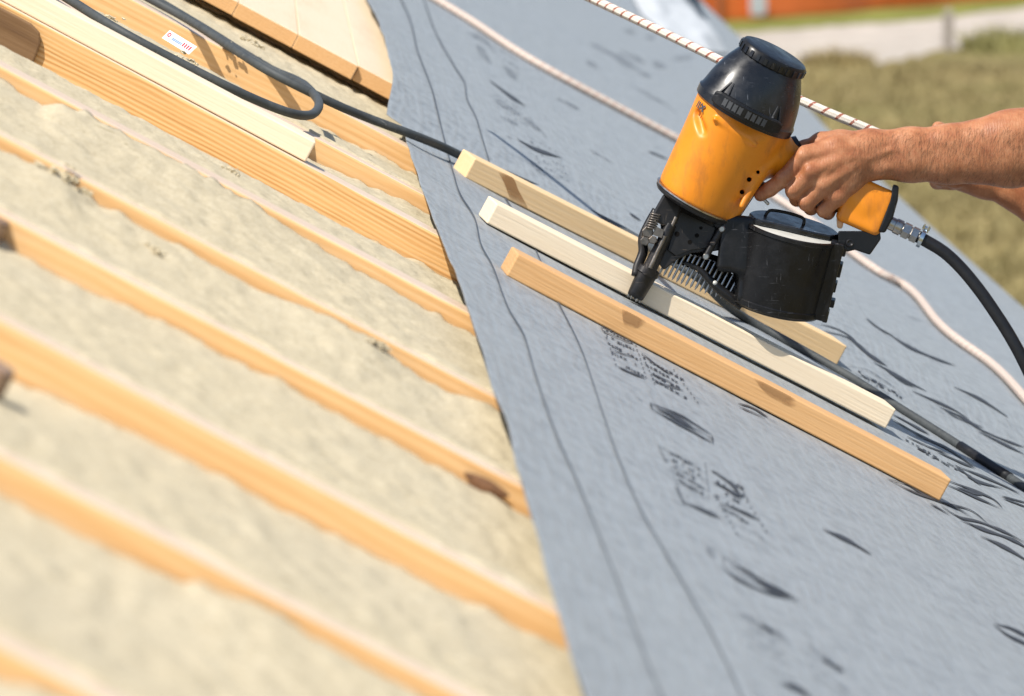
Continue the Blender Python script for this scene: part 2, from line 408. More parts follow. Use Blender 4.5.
def m_ink(name, col, lo, hi, dens):
    m, nt, b = mat_new(name); b.inputs['Base Color'].default_value = (*col, 1); b.inputs['Roughness'].default_value = .7
    n = noise(nt, coords(nt, (260, 70, 160)), 1, 4, .65); n2 = noise(nt, coords(nt, (60, 16, 40)), 1, 3)
    a = ramp(nt, math_n(nt, 'ADD', math_n(nt, 'MULTIPLY', n, .65), math_n(nt, 'MULTIPLY', n2, .35)), [(lo, (0, 0, 0)), (hi, (dens,)*3)])
    L(nt, a, b.inputs['Alpha']); return m
INK = m_ink('black_print', (.035, .04, .05), .27, .36, .96)
INK_F = m_ink('faded_print', (.07, .08, .10), .40, .66, .55)
LINE = plain('printed_overlap_line', (.09, .105, .125), .7, var=.3, scale=80, bmp=0, spec=.2)
HOSE_G = plain('dusty_grey_rubber', (.052, .058, .06), .62, var=.25, scale=120, scr=(.2, .2, .18), spec=.35)
HOSE_B = plain('black_rubber', (.012, .012, .013), .42, var=.2, scale=120, spec=.4)
BLACK = plain('scuffed_black_plastic', (.007, .008, .010), .31, var=.3, scale=60, bmp=.04, scr=(.17, .18, .20), spec=.5)
BLACK2 = plain('matt_black_plastic', (.007, .007, .0075), .36, var=.3, scale=60, bmp=.08, scr=(.11, .11, .115), spec=.32)
CAST = plain('black_cast_metal', (.014, .013, .013), .40, metal=.25, var=.4, scale=90, bmp=.25, scr=(.17, .13, .10))
STEEL = plain('worn_steel', (.42, .40, .37), .33, metal=1, var=.3, scale=140, bmp=.15)
GUNM = plain('rusty_gunmetal', (.20, .175, .15), .42, metal=.8, var=.45, scale=160, bmp=.25)
ZINC = plain('zinc_steel', (.55, .60, .64), .25, metal=1, var=.2, scale=140, bmp=.1)
NAILM = plain('nail_steel', (.36, .36, .37), .35, metal=1, var=.3, scale=300, bmp=.1)
GREYTXT = plain('grey_raised_lettering', (.05, .052, .055), .55, var=.2, bmp=0)
SILVER = plain('pale_lid', (.56, .55, .50), .35, metal=.15, var=.1, bmp=.05)
HOLE = plain('dark_hole', (.006, .005, .004), .8, var=.1, bmp=0, spec=.1)
def m_orange():
    m, nt, b = mat_new('orange_plastic'); v = coords(nt)
    n = noise(nt, v, 30, 5, .6); sm = noise(nt, coords(nt, (60, 20, 40), rot=(.3, .1, .4)), 1, 5, .65)
    c = ramp(nt, n, [(.3, (.73, .225, .007)), (.7, (.79, .262, .010))])
    d = ramp(nt, sm, [(.52, (0,0,0)), (.76, (.7,)*3)])
    c = mixc(nt, d, c, (.36, .12, .02))
    sc = noise(nt, coords(nt, (40, 900, 200), rot=(0, 0, .9)), 1, 2)
    c = mixc(nt, ramp(nt, sc, [(.74, (0,0,0)), (.8, (.35,)*3)]), c, (.95, .6, .25))
    L(nt, c, b.inputs[0]); b.inputs['Roughness'].default_value = .36
    L(nt, ramp(nt, sm, [(.3, (.33,)*3), (.8, (.6,)*3)]), b.inputs['Roughness'])
    bump(nt, b, n, .05, .001); return m
ORANGE = m_orange()
def m_skin():
    m, nt, b = mat_new('tanned_skin'); v = coords(nt)
    n = noise(nt, v, 45, 5, .65); pores = noise(nt, v, 900, 3, .6); mot = noise(nt, v, 140, 4, .7)
    wr = N(nt, 'ShaderNodeTexWave'); wr.wave_type = 'BANDS'; wr.bands_direction = 'X'; wr.inputs['Scale'].default_value = 95; wr.inputs['Distortion'].default_value = 7; wr.inputs['Detail'].default_value = 3; wr.inputs['Detail Scale'].default_value = 1.4
    L(nt, v, wr.inputs['Vector'])
    c = ramp(nt, n, [(.28, (.275, .095, .039)), (.5, (.385, .158, .070)), (.75, (.49, .232, .117))])
    c = mixc(nt, ramp(nt, mot, [(.5, (0,0,0)), (.75, (.5,)*3)]), c, (.36, .12, .055))
    L(nt, c, b.inputs[0]); b.inputs['Roughness'].default_value = .5; b.inputs['Specular IOR Level'].default_value = .42
    b.inputs['Subsurface Weight'].default_value = .12; b.inputs['Subsurface Radius'].default_value = (1, .35, .2); b.inputs['Subsurface Scale'].default_value = .004
    h = math_n(nt, 'ADD', math_n(nt, 'MULTIPLY', mot, .8), math_n(nt, 'ADD', math_n(nt, 'MULTIPLY', pores, .35), math_n(nt, 'MULTIPLY', wr.outputs['Fac'], .22)))
    bump(nt, b, h, .42, .0012); return m
SKIN = m_skin()
NAILK = plain('finger_nail', (.55, .30, .21), .3, var=.1, bmp=0)
HAIR = plain('dark_hair', (.03, .018, .01), .5, var=.3); ARMH = plain('brown_arm_hair', (.15, .075, .035), .45, var=.4)
SHIRT = plain('blue_cotton', (.06, .09, .16), .9, var=.2, scale=200, spec=.1)
TROUS = plain('grey_workwear', (.10, .10, .095), .9, var=.2, scale=200, spec=.1)
def m_rope(name, base, fleck, amount):
    m, nt, b = mat_new(name); tc = nt.nodes.new('ShaderNodeTexCoord'); sp = nt.nodes.new('ShaderNodeSeparateXYZ'); L(nt, tc.outputs['UV'], sp.inputs[0])
    s = sp.outputs[0]; a = sp.outputs[1]
    ph = math_n(nt, 'ADD', math_n(nt, 'MULTIPLY', s, 1/.0165), a)
    fr = math_n(nt, 'FRACT', ph); line = math_n(nt, 'LESS_THAN', fr, .2)
    ph2 = math_n(nt, 'SUBTRACT', math_n(nt, 'MULTIPLY', s, 1/.0165), a)
    br1 = math_n(nt, 'SINE', math_n(nt, 'MULTIPLY', math_n(nt, 'ADD', math_n(nt, 'MULTIPLY', s, 260.0), math_n(nt, 'MULTIPLY', a, 4.0)), 6.283))
    br2 = math_n(nt, 'SINE', math_n(nt, 'MULTIPLY', math_n(nt, 'SUBTRACT', math_n(nt, 'MULTIPLY', s, 260.0), math_n(nt, 'MULTIPLY', a, 4.0)), 6.283))
    n = noise(nt, coords(nt), 300, 4)
    c = ramp(nt, n, [(.3, tuple(x*.82 for x in base)), (.7, base)])
    brk = math_n(nt, 'GREATER_THAN', noise(nt, coords(nt), 420, 2), .36)
    c = mixc(nt, math_n(nt, 'MULTIPLY', math_n(nt, 'MULTIPLY', line, brk), amount), c, fleck)
    L(nt, c, b.inputs[0]); b.inputs['Roughness'].default_value = .85; b.inputs['Specular IOR Level'].default_value = .2
    bump(nt, b, math_n(nt, 'ADD', math_n(nt, 'MULTIPLY', br1, br2), n), .5, .001); return m
ROPE_R = m_rope('white_rope_red_tracer', (.70, .64, .55), (.27, .06, .03), .9)
ROPE_P = m_rope('faded_pink_white_rope', (.63, .53, .455), (.42, .22, .16), .5)

# ------------------------------------------------------------------ world, sun, camera
SUN_EL, SUN_AZ = 60.0, (-0.47, -0.88)           # horizontal direction towards the sun
w = bpy.data.worlds.new('World'); scene.world = w; w.use_nodes = True
nt = w.node_tree; sky = nt.nodes.new('ShaderNodeTexSky'); sky.sky_type = 'NISHITA'; sky.sun_disc = False
sky.sun_elevation = R(SUN_EL); sky.sun_rotation = math.atan2(SUN_AZ[0], SUN_AZ[1])
bg = nt.nodes['Background']; nt.links.new(sky.outputs[0], bg.inputs[0]); bg.inputs[1].default_value = .11
sl = bpy.data.lights.new('sun', 'SUN'); sl.energy = 4.6; sl.angle = R(.5); sl.color = (1, .95, .87)
so = bpy.data.objects.new('sun', sl); COL.objects.link(so)
hz = math.hypot(*SUN_AZ); sd = Vector((SUN_AZ[0]/hz*math.cos(R(SUN_EL)), SUN_AZ[1]/hz*math.cos(R(SUN_EL)), math.sin(R(SUN_EL))))
so.rotation_euler = sd.to_track_quat('Z', 'Y').to_euler(); so.location = (0, 0, 30)
cd = bpy.data.cameras.new('camera'); co = bpy.data.objects.new('camera', cd); COL.objects.link(co)
co.matrix_world = Matrix(((RT.x, UP.x, -FW.x, CAM.x), (RT.y, UP.y, -FW.y, CAM.y), (RT.z, UP.z, -FW.z, CAM.z), (0, 0, 0, 1)))
cd.sensor_width = 36; cd.lens = F/1024*36; cd.clip_end = 2000; cd.clip_start = .1
cd.dof.use_dof = True; cd.dof.focus_distance = 6.04; cd.dof.aperture_fstop = 12.5
scene.camera = co
scene.view_settings.view_transform = 'Standard'; scene.view_settings.look = 'None'; scene.view_settings.exposure = .45; scene.view_settings.gamma = 1

# ------------------------------------------------------------------ ground far below the eave
def m_grass():
    m, nt, b = mat_new('dry_grass'); v = coords(nt)
    a = noise(nt, v, .22, 5, .6); c1 = noise(nt, v, 1.1, 5, .7); c2 = noise(nt, v, 9, 5, .7)
    c = ramp(nt, a, [(.34, (.17, .165, .058)), (.5, (.235, .19, .085)), (.68, (.30, .22, .11))])
    c = mixc(nt, ramp(nt, c1, [(.4, (0,0,0)), (.7, (.7,)*3)]), c, (.30, .235, .12))
    c = mixc(nt, ramp(nt, c2, [(.5, (0,0,0)), (.85, (.4,)*3)]), c, (.17, .15, .055))
    L(nt, c, b.inputs[0]); b.inputs['Roughness'].default_value = 1; b.inputs['Specular IOR Level'].default_value = .05
    bump(nt, b, c2, .8, .1); return m
g = MB(); g.add([(-900, -100, 0), (900, -100, 0), (900, 1500, 0), (-900, 1500, 0)], [(0, 1, 2, 3)])
tag(g.build('ground', m_grass()), kind='structure')
def strip(name, lo, hi, z, mat):
    A = [ground_pt(*p, z) for p in lo]; B = [ground_pt(*p, z) for p in hi]
    for P in (A, B):
        P.insert(0, P[0]+(P[0]-P[1]).normalized()*60); P.append(P[-1]+(P[-1]-P[-2]).normalized()*40)
        for p in P: p.z = z
    n = len(A); m = MB(); m.add(A+B, [(i, i+1, n+i+1, n+i) for i in range(n-1)]); return tag(m.build(name, mat), kind='structure')
gx = np.linspace(735, 1060, 40)
lo_y = np.interp(gx, [735, 804, 827, 877, 940, 985, 1060], [80, 66, 61, 63, 51, 44, 30])+[random.uniform(-2.5, 2.5) for _ in gx]
hi_y = np.interp(gx, [735, 921, 1060], [32, 19, 2])+[random.uniform(-.8, .8) for _ in gx]
strip('gravel_path', list(zip(gx, lo_y)), list(zip(gx, hi_y)), .004, plain('pale_gravel', (.42, .375, .325), .95, var=.25, scale=3, bmp=.4, spec=.1))
gh = [random.uniform(0, 1) for _ in gx]
strip('green_verge', list(zip(gx, hi_y+.8)), list(zip(gx, np.interp(gx, [735, 921, 1060], [20, 4, -8]))), .008, plain('green_grass', (.17, .18, .05), 1, var=.4, scale=1.5, bmp=.5, spec=.05))
# orange barrier fence
fa = ground_pt(690, 25); fb = ground_pt(1060, -4); fd = (fb-fa).normalized(); fl = (fb-fa).length+14
fe = empty('barrier_fence', Matrix.Translation(fa-fd*6) @ Matrix.Rotation(math.atan2(fd.y, fd.x), 4, 'Z'))
tag(fe, 'orange plastic barrier fence behind the pale gravel path', 'fence')
mb = MB(); nx, nz = 160, 12
def fy(x, z): return .10*math.sin(x*1.7)*math.sin(x*.63+z)+.05*math.sin(x*4.1+z*2)
V = [(fl*i/nx, fy(fl*i/nx, j*.11), -.04+1.15*j/nz*(1+.04*math.sin(fl*i/nx*.9))) for i in range(nx+1) for j in range(nz+1)]
mb.add(V, [(i*(nz+1)+j, (i+1)*(nz+1)+j, (i+1)*(nz+1)+j+1, i*(nz+1)+j+1) for i in range(nx) for j in range(nz)])
fo = mb.build('fence_netting', plain('orange_netting', (.72, .16, .03), .7, var=.35, scale=1.2, bmp=.2), fe, smooth=True)
sm = fo.modifiers.new('thick', 'SOLIDIFY'); sm.thickness = .006
x = .4
while x < fl:
    p = MB(); p.tube([(x, .08, 0), (x, .08, 1.35)], .03, 8); p.build('post', plain('fence_post', (.35, .13, .05), .7), fe); x += 3.1
pw = ground_pt(757, 19); sg = MB(); d = .012
sg.prism([(-.13, -.16), (.13, -.16), (.15, -.1), (.14, .15), (-.14, .17), (-.15, -.08)], 0, d)
sgo = bevel(sg.build('white_sign', plain('white_plastic', (.75, .76, .78), .5), None, Matrix.Translation(pw+Vector((0, -.22, .22))) @ Matrix.Rotation(math.atan2(fd.y, fd.x), 4, 'Z') @ Matrix.Rotation(R(90), 4, 'X')), .01)
tag(sgo, 'small white plastic sheet hung on the orange barrier fence', 'sign')
# stake in the gravel
st = ground_pt(948, 51); s_ = MB(); s_.prism([(-.055, -.05), (.055, -.05), (.06, .05), (-.05, .05)], 0, .43)
s_.add([(-.055, -.05, .43), (.055, -.05, .43), (.06, .05, .43), (-.05, .05, .43), (0, 0, .49)], [(0, 1, 4), (1, 2, 4), (2, 3, 4), (3, 0, 4)])
tag(s_.build('wooden_stake', plain('grey_weathered_wood', (.28, .245, .21), .9, scale=20), None, Matrix.Translation(st)), 'short grey wooden stake standing at the edge of the gravel path', 'stake')
# weeds
def clump(px, py, n, h, r, label, col):
    b0 = ground_pt(px, py); m = MB()
    for i in range(n):
        a = random.uniform(0, 6.28); rr = r*math.sqrt(random.random()); x, y = rr*math.cos(a), rr*math.sin(a)
        hh = h*random.uniform(.4, 1)*(1-.5*rr/r); lx, ly = random.gauss(0, .12), random.gauss(0, .12); wd = .012
        m.add([(x-wd, y, 0), (x+wd, y, 0), (x+lx*.5+wd*.7, y+ly*.5, hh*.6), (x+lx*.5-wd*.7, y+ly*.5, hh*.6), (x+lx, y+ly, hh)], [(0, 1, 2, 3), (3, 2, 4)])
    tag(m.build('weed_clump', col, None, Matrix.Translation(b0)), label, 'plant', 'weeds beside the gravel path')
GW = plain('weed_green', (.26, .24, .09), 1, var=.4, scale=8, bmp=0); GB = plain('weed_dry', (.27, .21, .09), 1, var=.4, scale=8, bmp=0)
clump(1003, 50, 420, .42, .5, 'green leafy weed clump right of the wooden stake', GW)
clump(836, 66, 320, .30, .4, 'low dry brown weed clump at the near edge of the gravel', GB)
# grass tufts as one mass
m = MB()
for i in range(5200):
    px = random.uniform(780, 1040); py = random.uniform(66, 330) if random.random() < .97 else random.uniform(66, 90)
    p = ground_pt(px, py)
    for k in range(3):
        x = p.x+random.gauss(0, .05); y = p.y+random.gauss(0, .05); hh = random.uniform(.03, .11); a = random.uniform(0, 6.28); wd = .014
        dx, dy = math.cos(a)*wd, math.sin(a)*wd
        m.add([(x-dx, y-dy, 0), (x+dx, y+dy, 0), (x+random.gauss(0, .05), y+random.gauss(0, .05), hh)], [(0, 1, 2)])
tag(m.build('grass', plain('grass_blades', (.30, .25, .12), 1, var=.4, scale=.7, bmp=0, spec=.05)), 'dry yellow green grass on the field below the roof', 'grass', kind='stuff')

# ------------------------------------------------------------------ roof: rafters and wool
RAF = [  # pixel on the near top edge, exposed height of the near side in px along x, material
    ((0, 646), [(0, 26), (110, 16)], W_RAFTER),
    ((0, 456), [(0, 36), (100, 34), (190, 28), (230, 18), (280, 13), (380, 17)], W_RAFTER),
    ((0, 320), [(0, 56), (100, 44), (200, 38), (400, 36), (560, 30)], W_RAFTER),
    ((0, 212), [(0, 32), (40, 30), (150, 26), (280, 22), (400, 21), (520, 24)], W_RAFTER),
    ((0, 135), [(0, 13), (30, 11), (48, 7), (68, 7), (100, 17), (260, 16), (320, 8), (345, 5), (375, 6), (410, 16), (450, 18), (483, 10)], W_RAFTER),
    ((0, 65), [(0, 14), (50, 15), (64, 4), (120, 2), (200, 2), (260, 6), (330, 12), (454, 18)], W_RAFTER),
    ((309, 166), [(0, 52), (40, 62), (100, 62), (200, 55), (300, 43), (430, 32)], W_GRAIN),
    ((350, 156), [(180, 28), (300, 25), (420, 15)], W_RAFTER),
    ((350, 116), [(180, 36), (300, 28), (400, 23)], W_RAFTER),
    ((300, 57), [(180, 5), (300, 5), (400, 5)], W_RAFTER)]
UL = -1.7
_ed = [(590, 712), (561, 612), (530, 516), (503, 425), (482, 366), (461, 300), (446, 262), (431, 220), (417, 187), (403, 128), (389, 62)]
_eq = sorted((uv(*p)[1], uv(*p)[0]) for p in _ed)
vR = [uv(*r[0], -.004 if k != 6 else 0.0)[1] for k, r in enumerate(RAF)]; vP = vR[9]; vR[9] += .07
RW = .050
UE0 = [float(np.interp(v, [e[0] for e in _eq], [e[1] for e in _eq])) for v in vR]
desc = ['nearest rafter, a thin blurred orange strip in the bottom left corner', 'second nearest orange rafter, low in the bottom left and blurred',
        'third nearest rafter, with the broad blurred orange side', 'orange rafter with a dark knot close to the grey membrane',
        'slim orange rafter with wool tufts spilling over its middle', 'orange rafter almost buried in wool just in front of the coarse grained one',
        'coarse grained tall rafter that carries the pale loose batten on the wool side', 'orange rafter just behind the pale loose batten',
        'orange rafter under the loop of the grey hose', 'orange rafter under the near edge of the sheathing boards']
TOP = -.004
for i, ((p, ex, mt), v0) in enumerate(zip(RAF, vR)):
    top = TOP+(.004 if i == 6 else 0)
    m = MB(); nseg = 60; us = np.linspace(UL, uv(1009, 305)[0]+.01, nseg); V = []
    for k, u in enumerate(us):
        dv = .0012*math.sin(u*1.7+i*2.1)+.0004*math.sin(u*9+i); 
        for (a, b) in ((0, -.16), (RW, -.16), (RW, 0), (0, 0)): V.append((u, a+dv, top+b+.0005*math.sin(u*5+i*3)*(b == 0)-.012*float(sstep(UE0[i]+.05, UE0[i]+.2, u))))
    f = [(k*4+j, (k+1)*4+j, (k+1)*4+(j+1)%4, k*4+(j+1)%4) for k in range(nseg-1) for j in range(4)]
    f += [(0, 1, 2, 3), tuple((nseg-1)*4+j for j in (3, 2, 1, 0))]
    m.add(V, f)
    o = m.build('rafter', mt, None, M @ Matrix.Translation((0, v0, 0))); bevel(o, .0025, 2, 50)
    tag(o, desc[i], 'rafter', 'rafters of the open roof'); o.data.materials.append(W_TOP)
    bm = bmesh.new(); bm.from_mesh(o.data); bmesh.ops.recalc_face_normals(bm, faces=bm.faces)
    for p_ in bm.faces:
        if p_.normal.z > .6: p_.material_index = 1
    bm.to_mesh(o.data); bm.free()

# membrane left edge in pixels
EDGE = [(590, 712), (575, 660), (561, 612), (530, 516), (503, 425), (482, 366), (461, 300), (446, 262), (431, 220), (417, 187), (408, 155), (403, 128), (396, 100), (389, 62), (379, 26), (365, -2)]
uE = uv(1009, 305)[0]                                    # eave
def memb_base(u, v):
    u = np.asarray(u, float); v = np.asarray(v, float)
    w = .003+.0028*fbm(u*2.1, v*.8, 2)+.0010*fbm(u*9, v*3+5, 2)
    w = w+.027*sstep(vP-.5, vP-.02, v)
    w = w+.030*sstep(1.2, 3.5, v)*np.sin(u*7.5+1.1+.25*v)*sstep(.55, .9, u/uE)*.5
    return w
_eu = []; 
for (px, py) in EDGE:
    w_ = 0
    for _ in range(4):
        a, b = uv(px, py, w_); w_ = float(memb_base(a, b))+.003+.007*max(0, min(1, (py-320)/250))
    _eu.append((b, a))
_eu.sort(); EV = [e[0] for e in _eu]; EU = [e[1] for e in _eu]
VN, VF = EV[0]-.8, 15.0
def edge_u(v):
    v = np.asarray(v, float)
    e = np.interp(v, EV, EU)
    return e+np.where(v > EV[-1], (v-EV[-1])*-.012, 0)+.002*fbm(v*5, v*0+3, 3)
def memb_w(u, v):
    u = np.asarray(u, float); v = np.asarray(v, float)
    d = u-edge_u(v)
    lift = (.007+.009*np.abs(fbm(v*2.2, v*0+1.7, 3)))*np.exp(-np.maximum(d, 0)/.05)
    w = memb_base(u, v)+lift
    over = np.maximum(u-uE+.03, 0)
    w = w-over*over*9
    w = w+.035*sstep(6.5, 9.5, v)*np.exp(-((u-uE+.12)/.20)**2)
    return w
def uvm(px, py):
    w_ = 0.0
    for _ in range(6):
        a, b = uv(px, py, w_); w_ = .5*w_+.5*float(memb_w(a, b))
    return a, b
nv = 900; nu = 190
vv = VN+(VF-VN)*(np.linspace(0, 1, nv)**1.25)
tt = np.linspace(0, 1, nu); tt = .35*tt**2+.65*tt
eu = edge_u(vv)
UU = eu[:, None]+(uE+.08-eu)[:, None]*tt[None, :]; VV = np.repeat(vv[:, None], nu, 1)
WW = memb_w(UU, VV)
P = np.stack([UU, VV, WW], -1).reshape(-1, 3)
ii, jj = np.meshgrid(np.arange(nv-1), np.arange(nu-1), indexing='ij'); a = (ii*nu+jj).ravel()
Q = np.stack([a, a+1, a+nu+1, a+nu], 1)
memb = np_mesh('roof_membrane', P, Q, MEMB, None, M)
s_ = memb.modifiers.new('thick', 'SOLIDIFY'); s_.thickness = .0012; s_.offset = -1
tag(memb, 'wide grey roofing membrane with black print covering the right part of the roof', 'membrane')

# pale crumpled sheet lying on the membrane at the far eave
ys = np.linspace(-40, 58, 60); V = []
for y in ys:
    xl = np.interp(y, [-40, 0, 20, 35, 48, 58], [612, 634, 645, 664, 694, 716]); xr = np.interp(y, [-40, 0, 12, 25, 45, 58], [660, 684, 696, 705, 722, 730])
    for t in np.linspace(0, 1, 26):
        a, b = uvm(xl+(xr-xl)*t, y); e_ = min(1, 5*t, 5*(1-t), (58-y)/12)
        V.append((a, b, float(memb_w(a, b))+.004+e_*(.02+.030*float(fbm(a*9, b*1.6, 3))+.012*float(fbm(a*24+3, b*5, 2)))))
i_, j_ = np.meshgrid(np.arange(59), np.arange(25), indexing='ij'); a = (i_*26+j_).ravel()
ps = np_mesh('plastic_sheet', V, np.stack([a, a+1, a+27, a+26], 1)[:, ::-1], plain('pale_sheet', (.50, .515, .52), .55, var=.08, scale=8, bmp=.2), None, M)
sm_ = ps.modifiers.new('thick', 'SOLIDIFY'); sm_.thickness = .001
tag(ps, 'whitish crumpled sheet lying on the far edge of the membrane behind the nail gun', 'sheet')

# wool batts, one per bay
wl = ['mineral wool batt in the nearest bay, blurred along the bottom edge', 'mineral wool batt between the two nearest rafters', 'mineral wool batt below the rafter with the broad blurred orange side',
      'mineral wool batt just in front of the rafter with the dark knot', 'mineral wool batt just in front of the slim rafter with spilling tufts', 'mineral wool batt behind the slim rafter with spilling tufts',
      'narrow strip of mineral wool at the foot of the coarse grained rafter', 'mineral wool batt directly behind the pale loose batten', 'mineral wool batt lying under the hose loop', 'mineral wool strip in the shade of the sheathing boards']
def expo(i, u):
    p, ex, mt = RAF[i]; v = vR[i]
    us, es = [], []
    for x, e in ex:
        # pixel x on this rafter's line
        yy = p[1]+(x-p[0])*.50; u0, _ = uv(x, yy); us.append(u0); es.append(e*1.05*.88*depth_uv(u0, v)/F)
    return np.interp(u, us, es)
COV = [0, .030, .032, .032, .034, .040, .002, .024, .024, .0]
for i in range(10):
    v1 = vR[i]; v0 = (vR[i-1]+RW-COV[i]) if i else vR[0]-.5
    n1 = 330; n2 = 80
    u = np.linspace(UL, float(edge_u(v1))+.25, n1); t = np.linspace(0, 1, n2)
    U_, T_ = np.meshgrid(u, t, indexing='ij'); V_ = v0+.004+(v1-v0-.008)*T_
    e1 = expo(i, U_)
    eb = (.020 if i < 5 else .014) if i != 9 else .012
    tk = sstep(.55, .96, T_)
    W_ = TOP-(eb*(1-tk)+e1*tk)+.0010*fbm(U_*4, V_*3+i*3, 3)+.0026*fbm(U_*80, V_*40+i, 4)+.004*np.maximum(fbm(U_*22+i*5, V_*10, 3)-.25, 0)
    W_ = W_+.010*np.exp(-(1-T_)/.03)*np.maximum(fbm(U_*38+i*7, V_*12, 4)-.16, 0)+.0016*np.exp(-(1-T_)/.06)*fbm(U_*150, V_*90, 2)
    if i and COV[i] > .005:
        over = sstep(vR[i-1]+RW+.035, vR[i-1]+RW+.004, V_)
        V_ = V_+np.where(T_ < .15, (.012*fbm(U_*9+i*4, T_*0+i, 4)+.006*fbm(U_*60, T_*0+i, 2))*(1-T_/.15), 0)
        W_ = W_*(1-over)+(TOP+.0022+.0022*fbm(U_*60, V_*60+i, 3))*over
        W_[:, 0] = TOP-.004
    if i < 9: W_ = np.minimum(W_, TOP+.007)
    else: W_ = np.minimum(W_, -.006)
    P = np.stack([U_, V_, W_], -1)
    # skirt: sides and a flat bottom
    nb = n1*n2
    ii, jj = np.meshgrid(np.arange(n1-1), np.arange(n2-1), indexing='ij'); a = (ii*n2+jj).ravel()
    Q = [np.stack([a, a+n2, a+n2+1, a+1], 1)]
    ring = [x*n2 for x in range(n1)]+[(n1-1)*n2+y for y in range(1, n2)]+[x*n2+n2-1 for x in range(n1-2, -1, -1)]+[y for y in range(n2-2, 0, -1)]
    Pf = P.reshape(-1, 3); low = Pf[ring].copy(); low[:, 2] = -.155
    k_ = len(ring); r0 = np.array(ring); nx_ = np.roll(np.arange(k_), -1)
    Q.append(np.stack([r0, nb+np.arange(k_), nb+nx_, r0[nx_]], 1))
    Pf = np.concatenate([Pf, low])
    o = np_mesh('insulation_batt', Pf, np.concatenate(Q), WOOL, None, M)
    tag(o, wl[i], 'insulation', 'mineral wool batts between the rafters')

# sheathing boards
dk = empty('board_sheathing', M @ Matrix.Translation((0, vP, 0)))
tag(dk, 'pale wooden sheathing boards running under the grey membrane at the top', 'roof boards')
u0 = UL+.1; bi = 0
while u0 < .15:
    wd = .085; e = random.uniform(-.006, .006); m = MB(); m.box((e, -(u0+wd-.0005), .001+random.uniform(0, .001)), (7.5, -(u0+.0005), .021+random.uniform(-.0004, .0004)))
    # grain runs along the board
    o = m.build('board', W_BOARD, dk); o.rotation_euler.z = R(90); o.data.materials.append(W_TAN)
    for p_ in o.data.polygons:
        if p_.normal.x < -.5: p_.material_index = 1
    bevel(o, .0008, 1); u0 += wd; bi += 1

# wool fluff
def fluff(px, py, n, r, w0, label, parent=None):
    u, v = uv(px, py, w0); m = MB()
    for i in range(n*4):
        c = Vector((random.gauss(0, r*.9), random.gauss(0, r*.9), abs(random.gauss(0, r*.35)))); k = r*random.uniform(.10, .32)
        bm = bmesh.new(); bmesh.ops.create_icosphere(bm, subdivisions=2, radius=k)
        ph = random.random()*9
        sq = Vector((random.uniform(.5, 2.2), random.uniform(.5, 2.2), random.uniform(.4, 1)))
        vs = [Vector((x.co.x*sq.x, x.co.y*sq.y, x.co.z*sq.z))*random.uniform(.45, 1.35)+c for x in bm.verts]
        m.add([tuple(x) for x in vs], [tuple(y.index for y in q.verts) for q in bm.faces]); bm.free()
    o = m.build('wool_tuft', WOOL, None, M @ Matrix.Translation((u, v, w0)), smooth=False)
    tag(o, label, 'wool tuft', 'loose mineral wool tufts on the roof')
fluff(186, 64, 12, .009, -.004, 'loose wool tuft beside the white hose label')
fluff(230, 50, 9, .009, -.002, 'loose pointed wool tuft against the straight grey hose')
fluff(112, 20, 5, .006, -.004, 'small loose wool tuft in front of the hose near the top left corner')
fluff(276, 128, 8, .006, -.004, 'dark little wool tuft beside the end of the pale loose batten')
fluff(150, 250, 16, .006, -.02, 'yellowish loose wool tuft low on the left of the wool')
fluff(58, 178, 20, .010, -.012, 'round grey wool tuft covering part of the slim rafter at far left')
fluff(232, 172, 8, .005, -.006, 'small dark wool tuft at the foot of the coarse grained rafter')
fluff(372, 343, 10, .007, -.010, 'loose wool tuft on the slim rafter near the membrane edge')
fluff(252, 44, 8, .008, -.004, 'loose wool tuft in the shade of the sheathing boards')
# knot on rafter and stray wood pieces at the left border
def knot(px, py, i, ru, rw_, label=None):
    u, v = uv(px, py, -.01); m = MB()
    pts = [(ru*math.cos(a)*(1+.25*math.sin(3*a)), rw_*math.sin(a)) for a in np.linspace(0, 2*math.pi, 15)[:-1]]
    r_ = [o for o in bpy.data.objects if o.name.startswith('rafter')][i]
    m.add([(u+x, -.0045, TOP-.012+z) for x, z in pts]+[(u, -.006, TOP-.012)], [(k, (k+1) % 14, 14) for k in range(14)])
    m.build('knot', plain('dark_knot', (.17, .08, .035), .7, var=.6, scale=150), r_)
knot(484, 478, 3, .017, .006)
def block(px, py, s, w0, label, mat):
    u, v = uv(px, py, w0); m = MB()
    m.prism([(-.12, -.018), (-.005, -.02), (0, -.012), (.002, .012), (-.006, .02), (-.12, .019)], 0, s)
    o = m.build('wood_offcut', mat, None, M @ Matrix.Translation((u, v, w0))); bevel(o, .003, 2)
    tag(o, label, 'offcut', 'brown offcuts at the left border')
WBR = wood('brown_offcut', (.42, .30, .22), (.30, .19, .12), (.16, .09, .05), 90, .5, knots=False)
block(-9, 243, .019, -.026, 'small brown offcut against the rafter at the left border, the upper one', WBR)
block(-12, 398, .021, -.028, 'brown offcut with a pale top at the left border, the lower one', WBR)

WDK = wood('dark_shadow_wood', (.24, .14, .065), (.165, .088, .036), (.085, .04, .016), 170, .6, knots=False)  # cast shadow on the tall rafter, built as a thin dark slab
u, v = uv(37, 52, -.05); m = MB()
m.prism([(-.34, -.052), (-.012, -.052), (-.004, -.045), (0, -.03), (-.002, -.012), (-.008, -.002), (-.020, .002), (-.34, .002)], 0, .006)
o = m.build('painted_shadow_slab', WDK, None, M @ Matrix.Translation((u, vR[6]-.004, -.006)) @ Matrix.Rotation(R(90), 4, 'X')); bevel(o, .002, 2)
tag(o, 'thin dark slab as painted shadow on the coarse grained rafter at the left border', 'offcut')
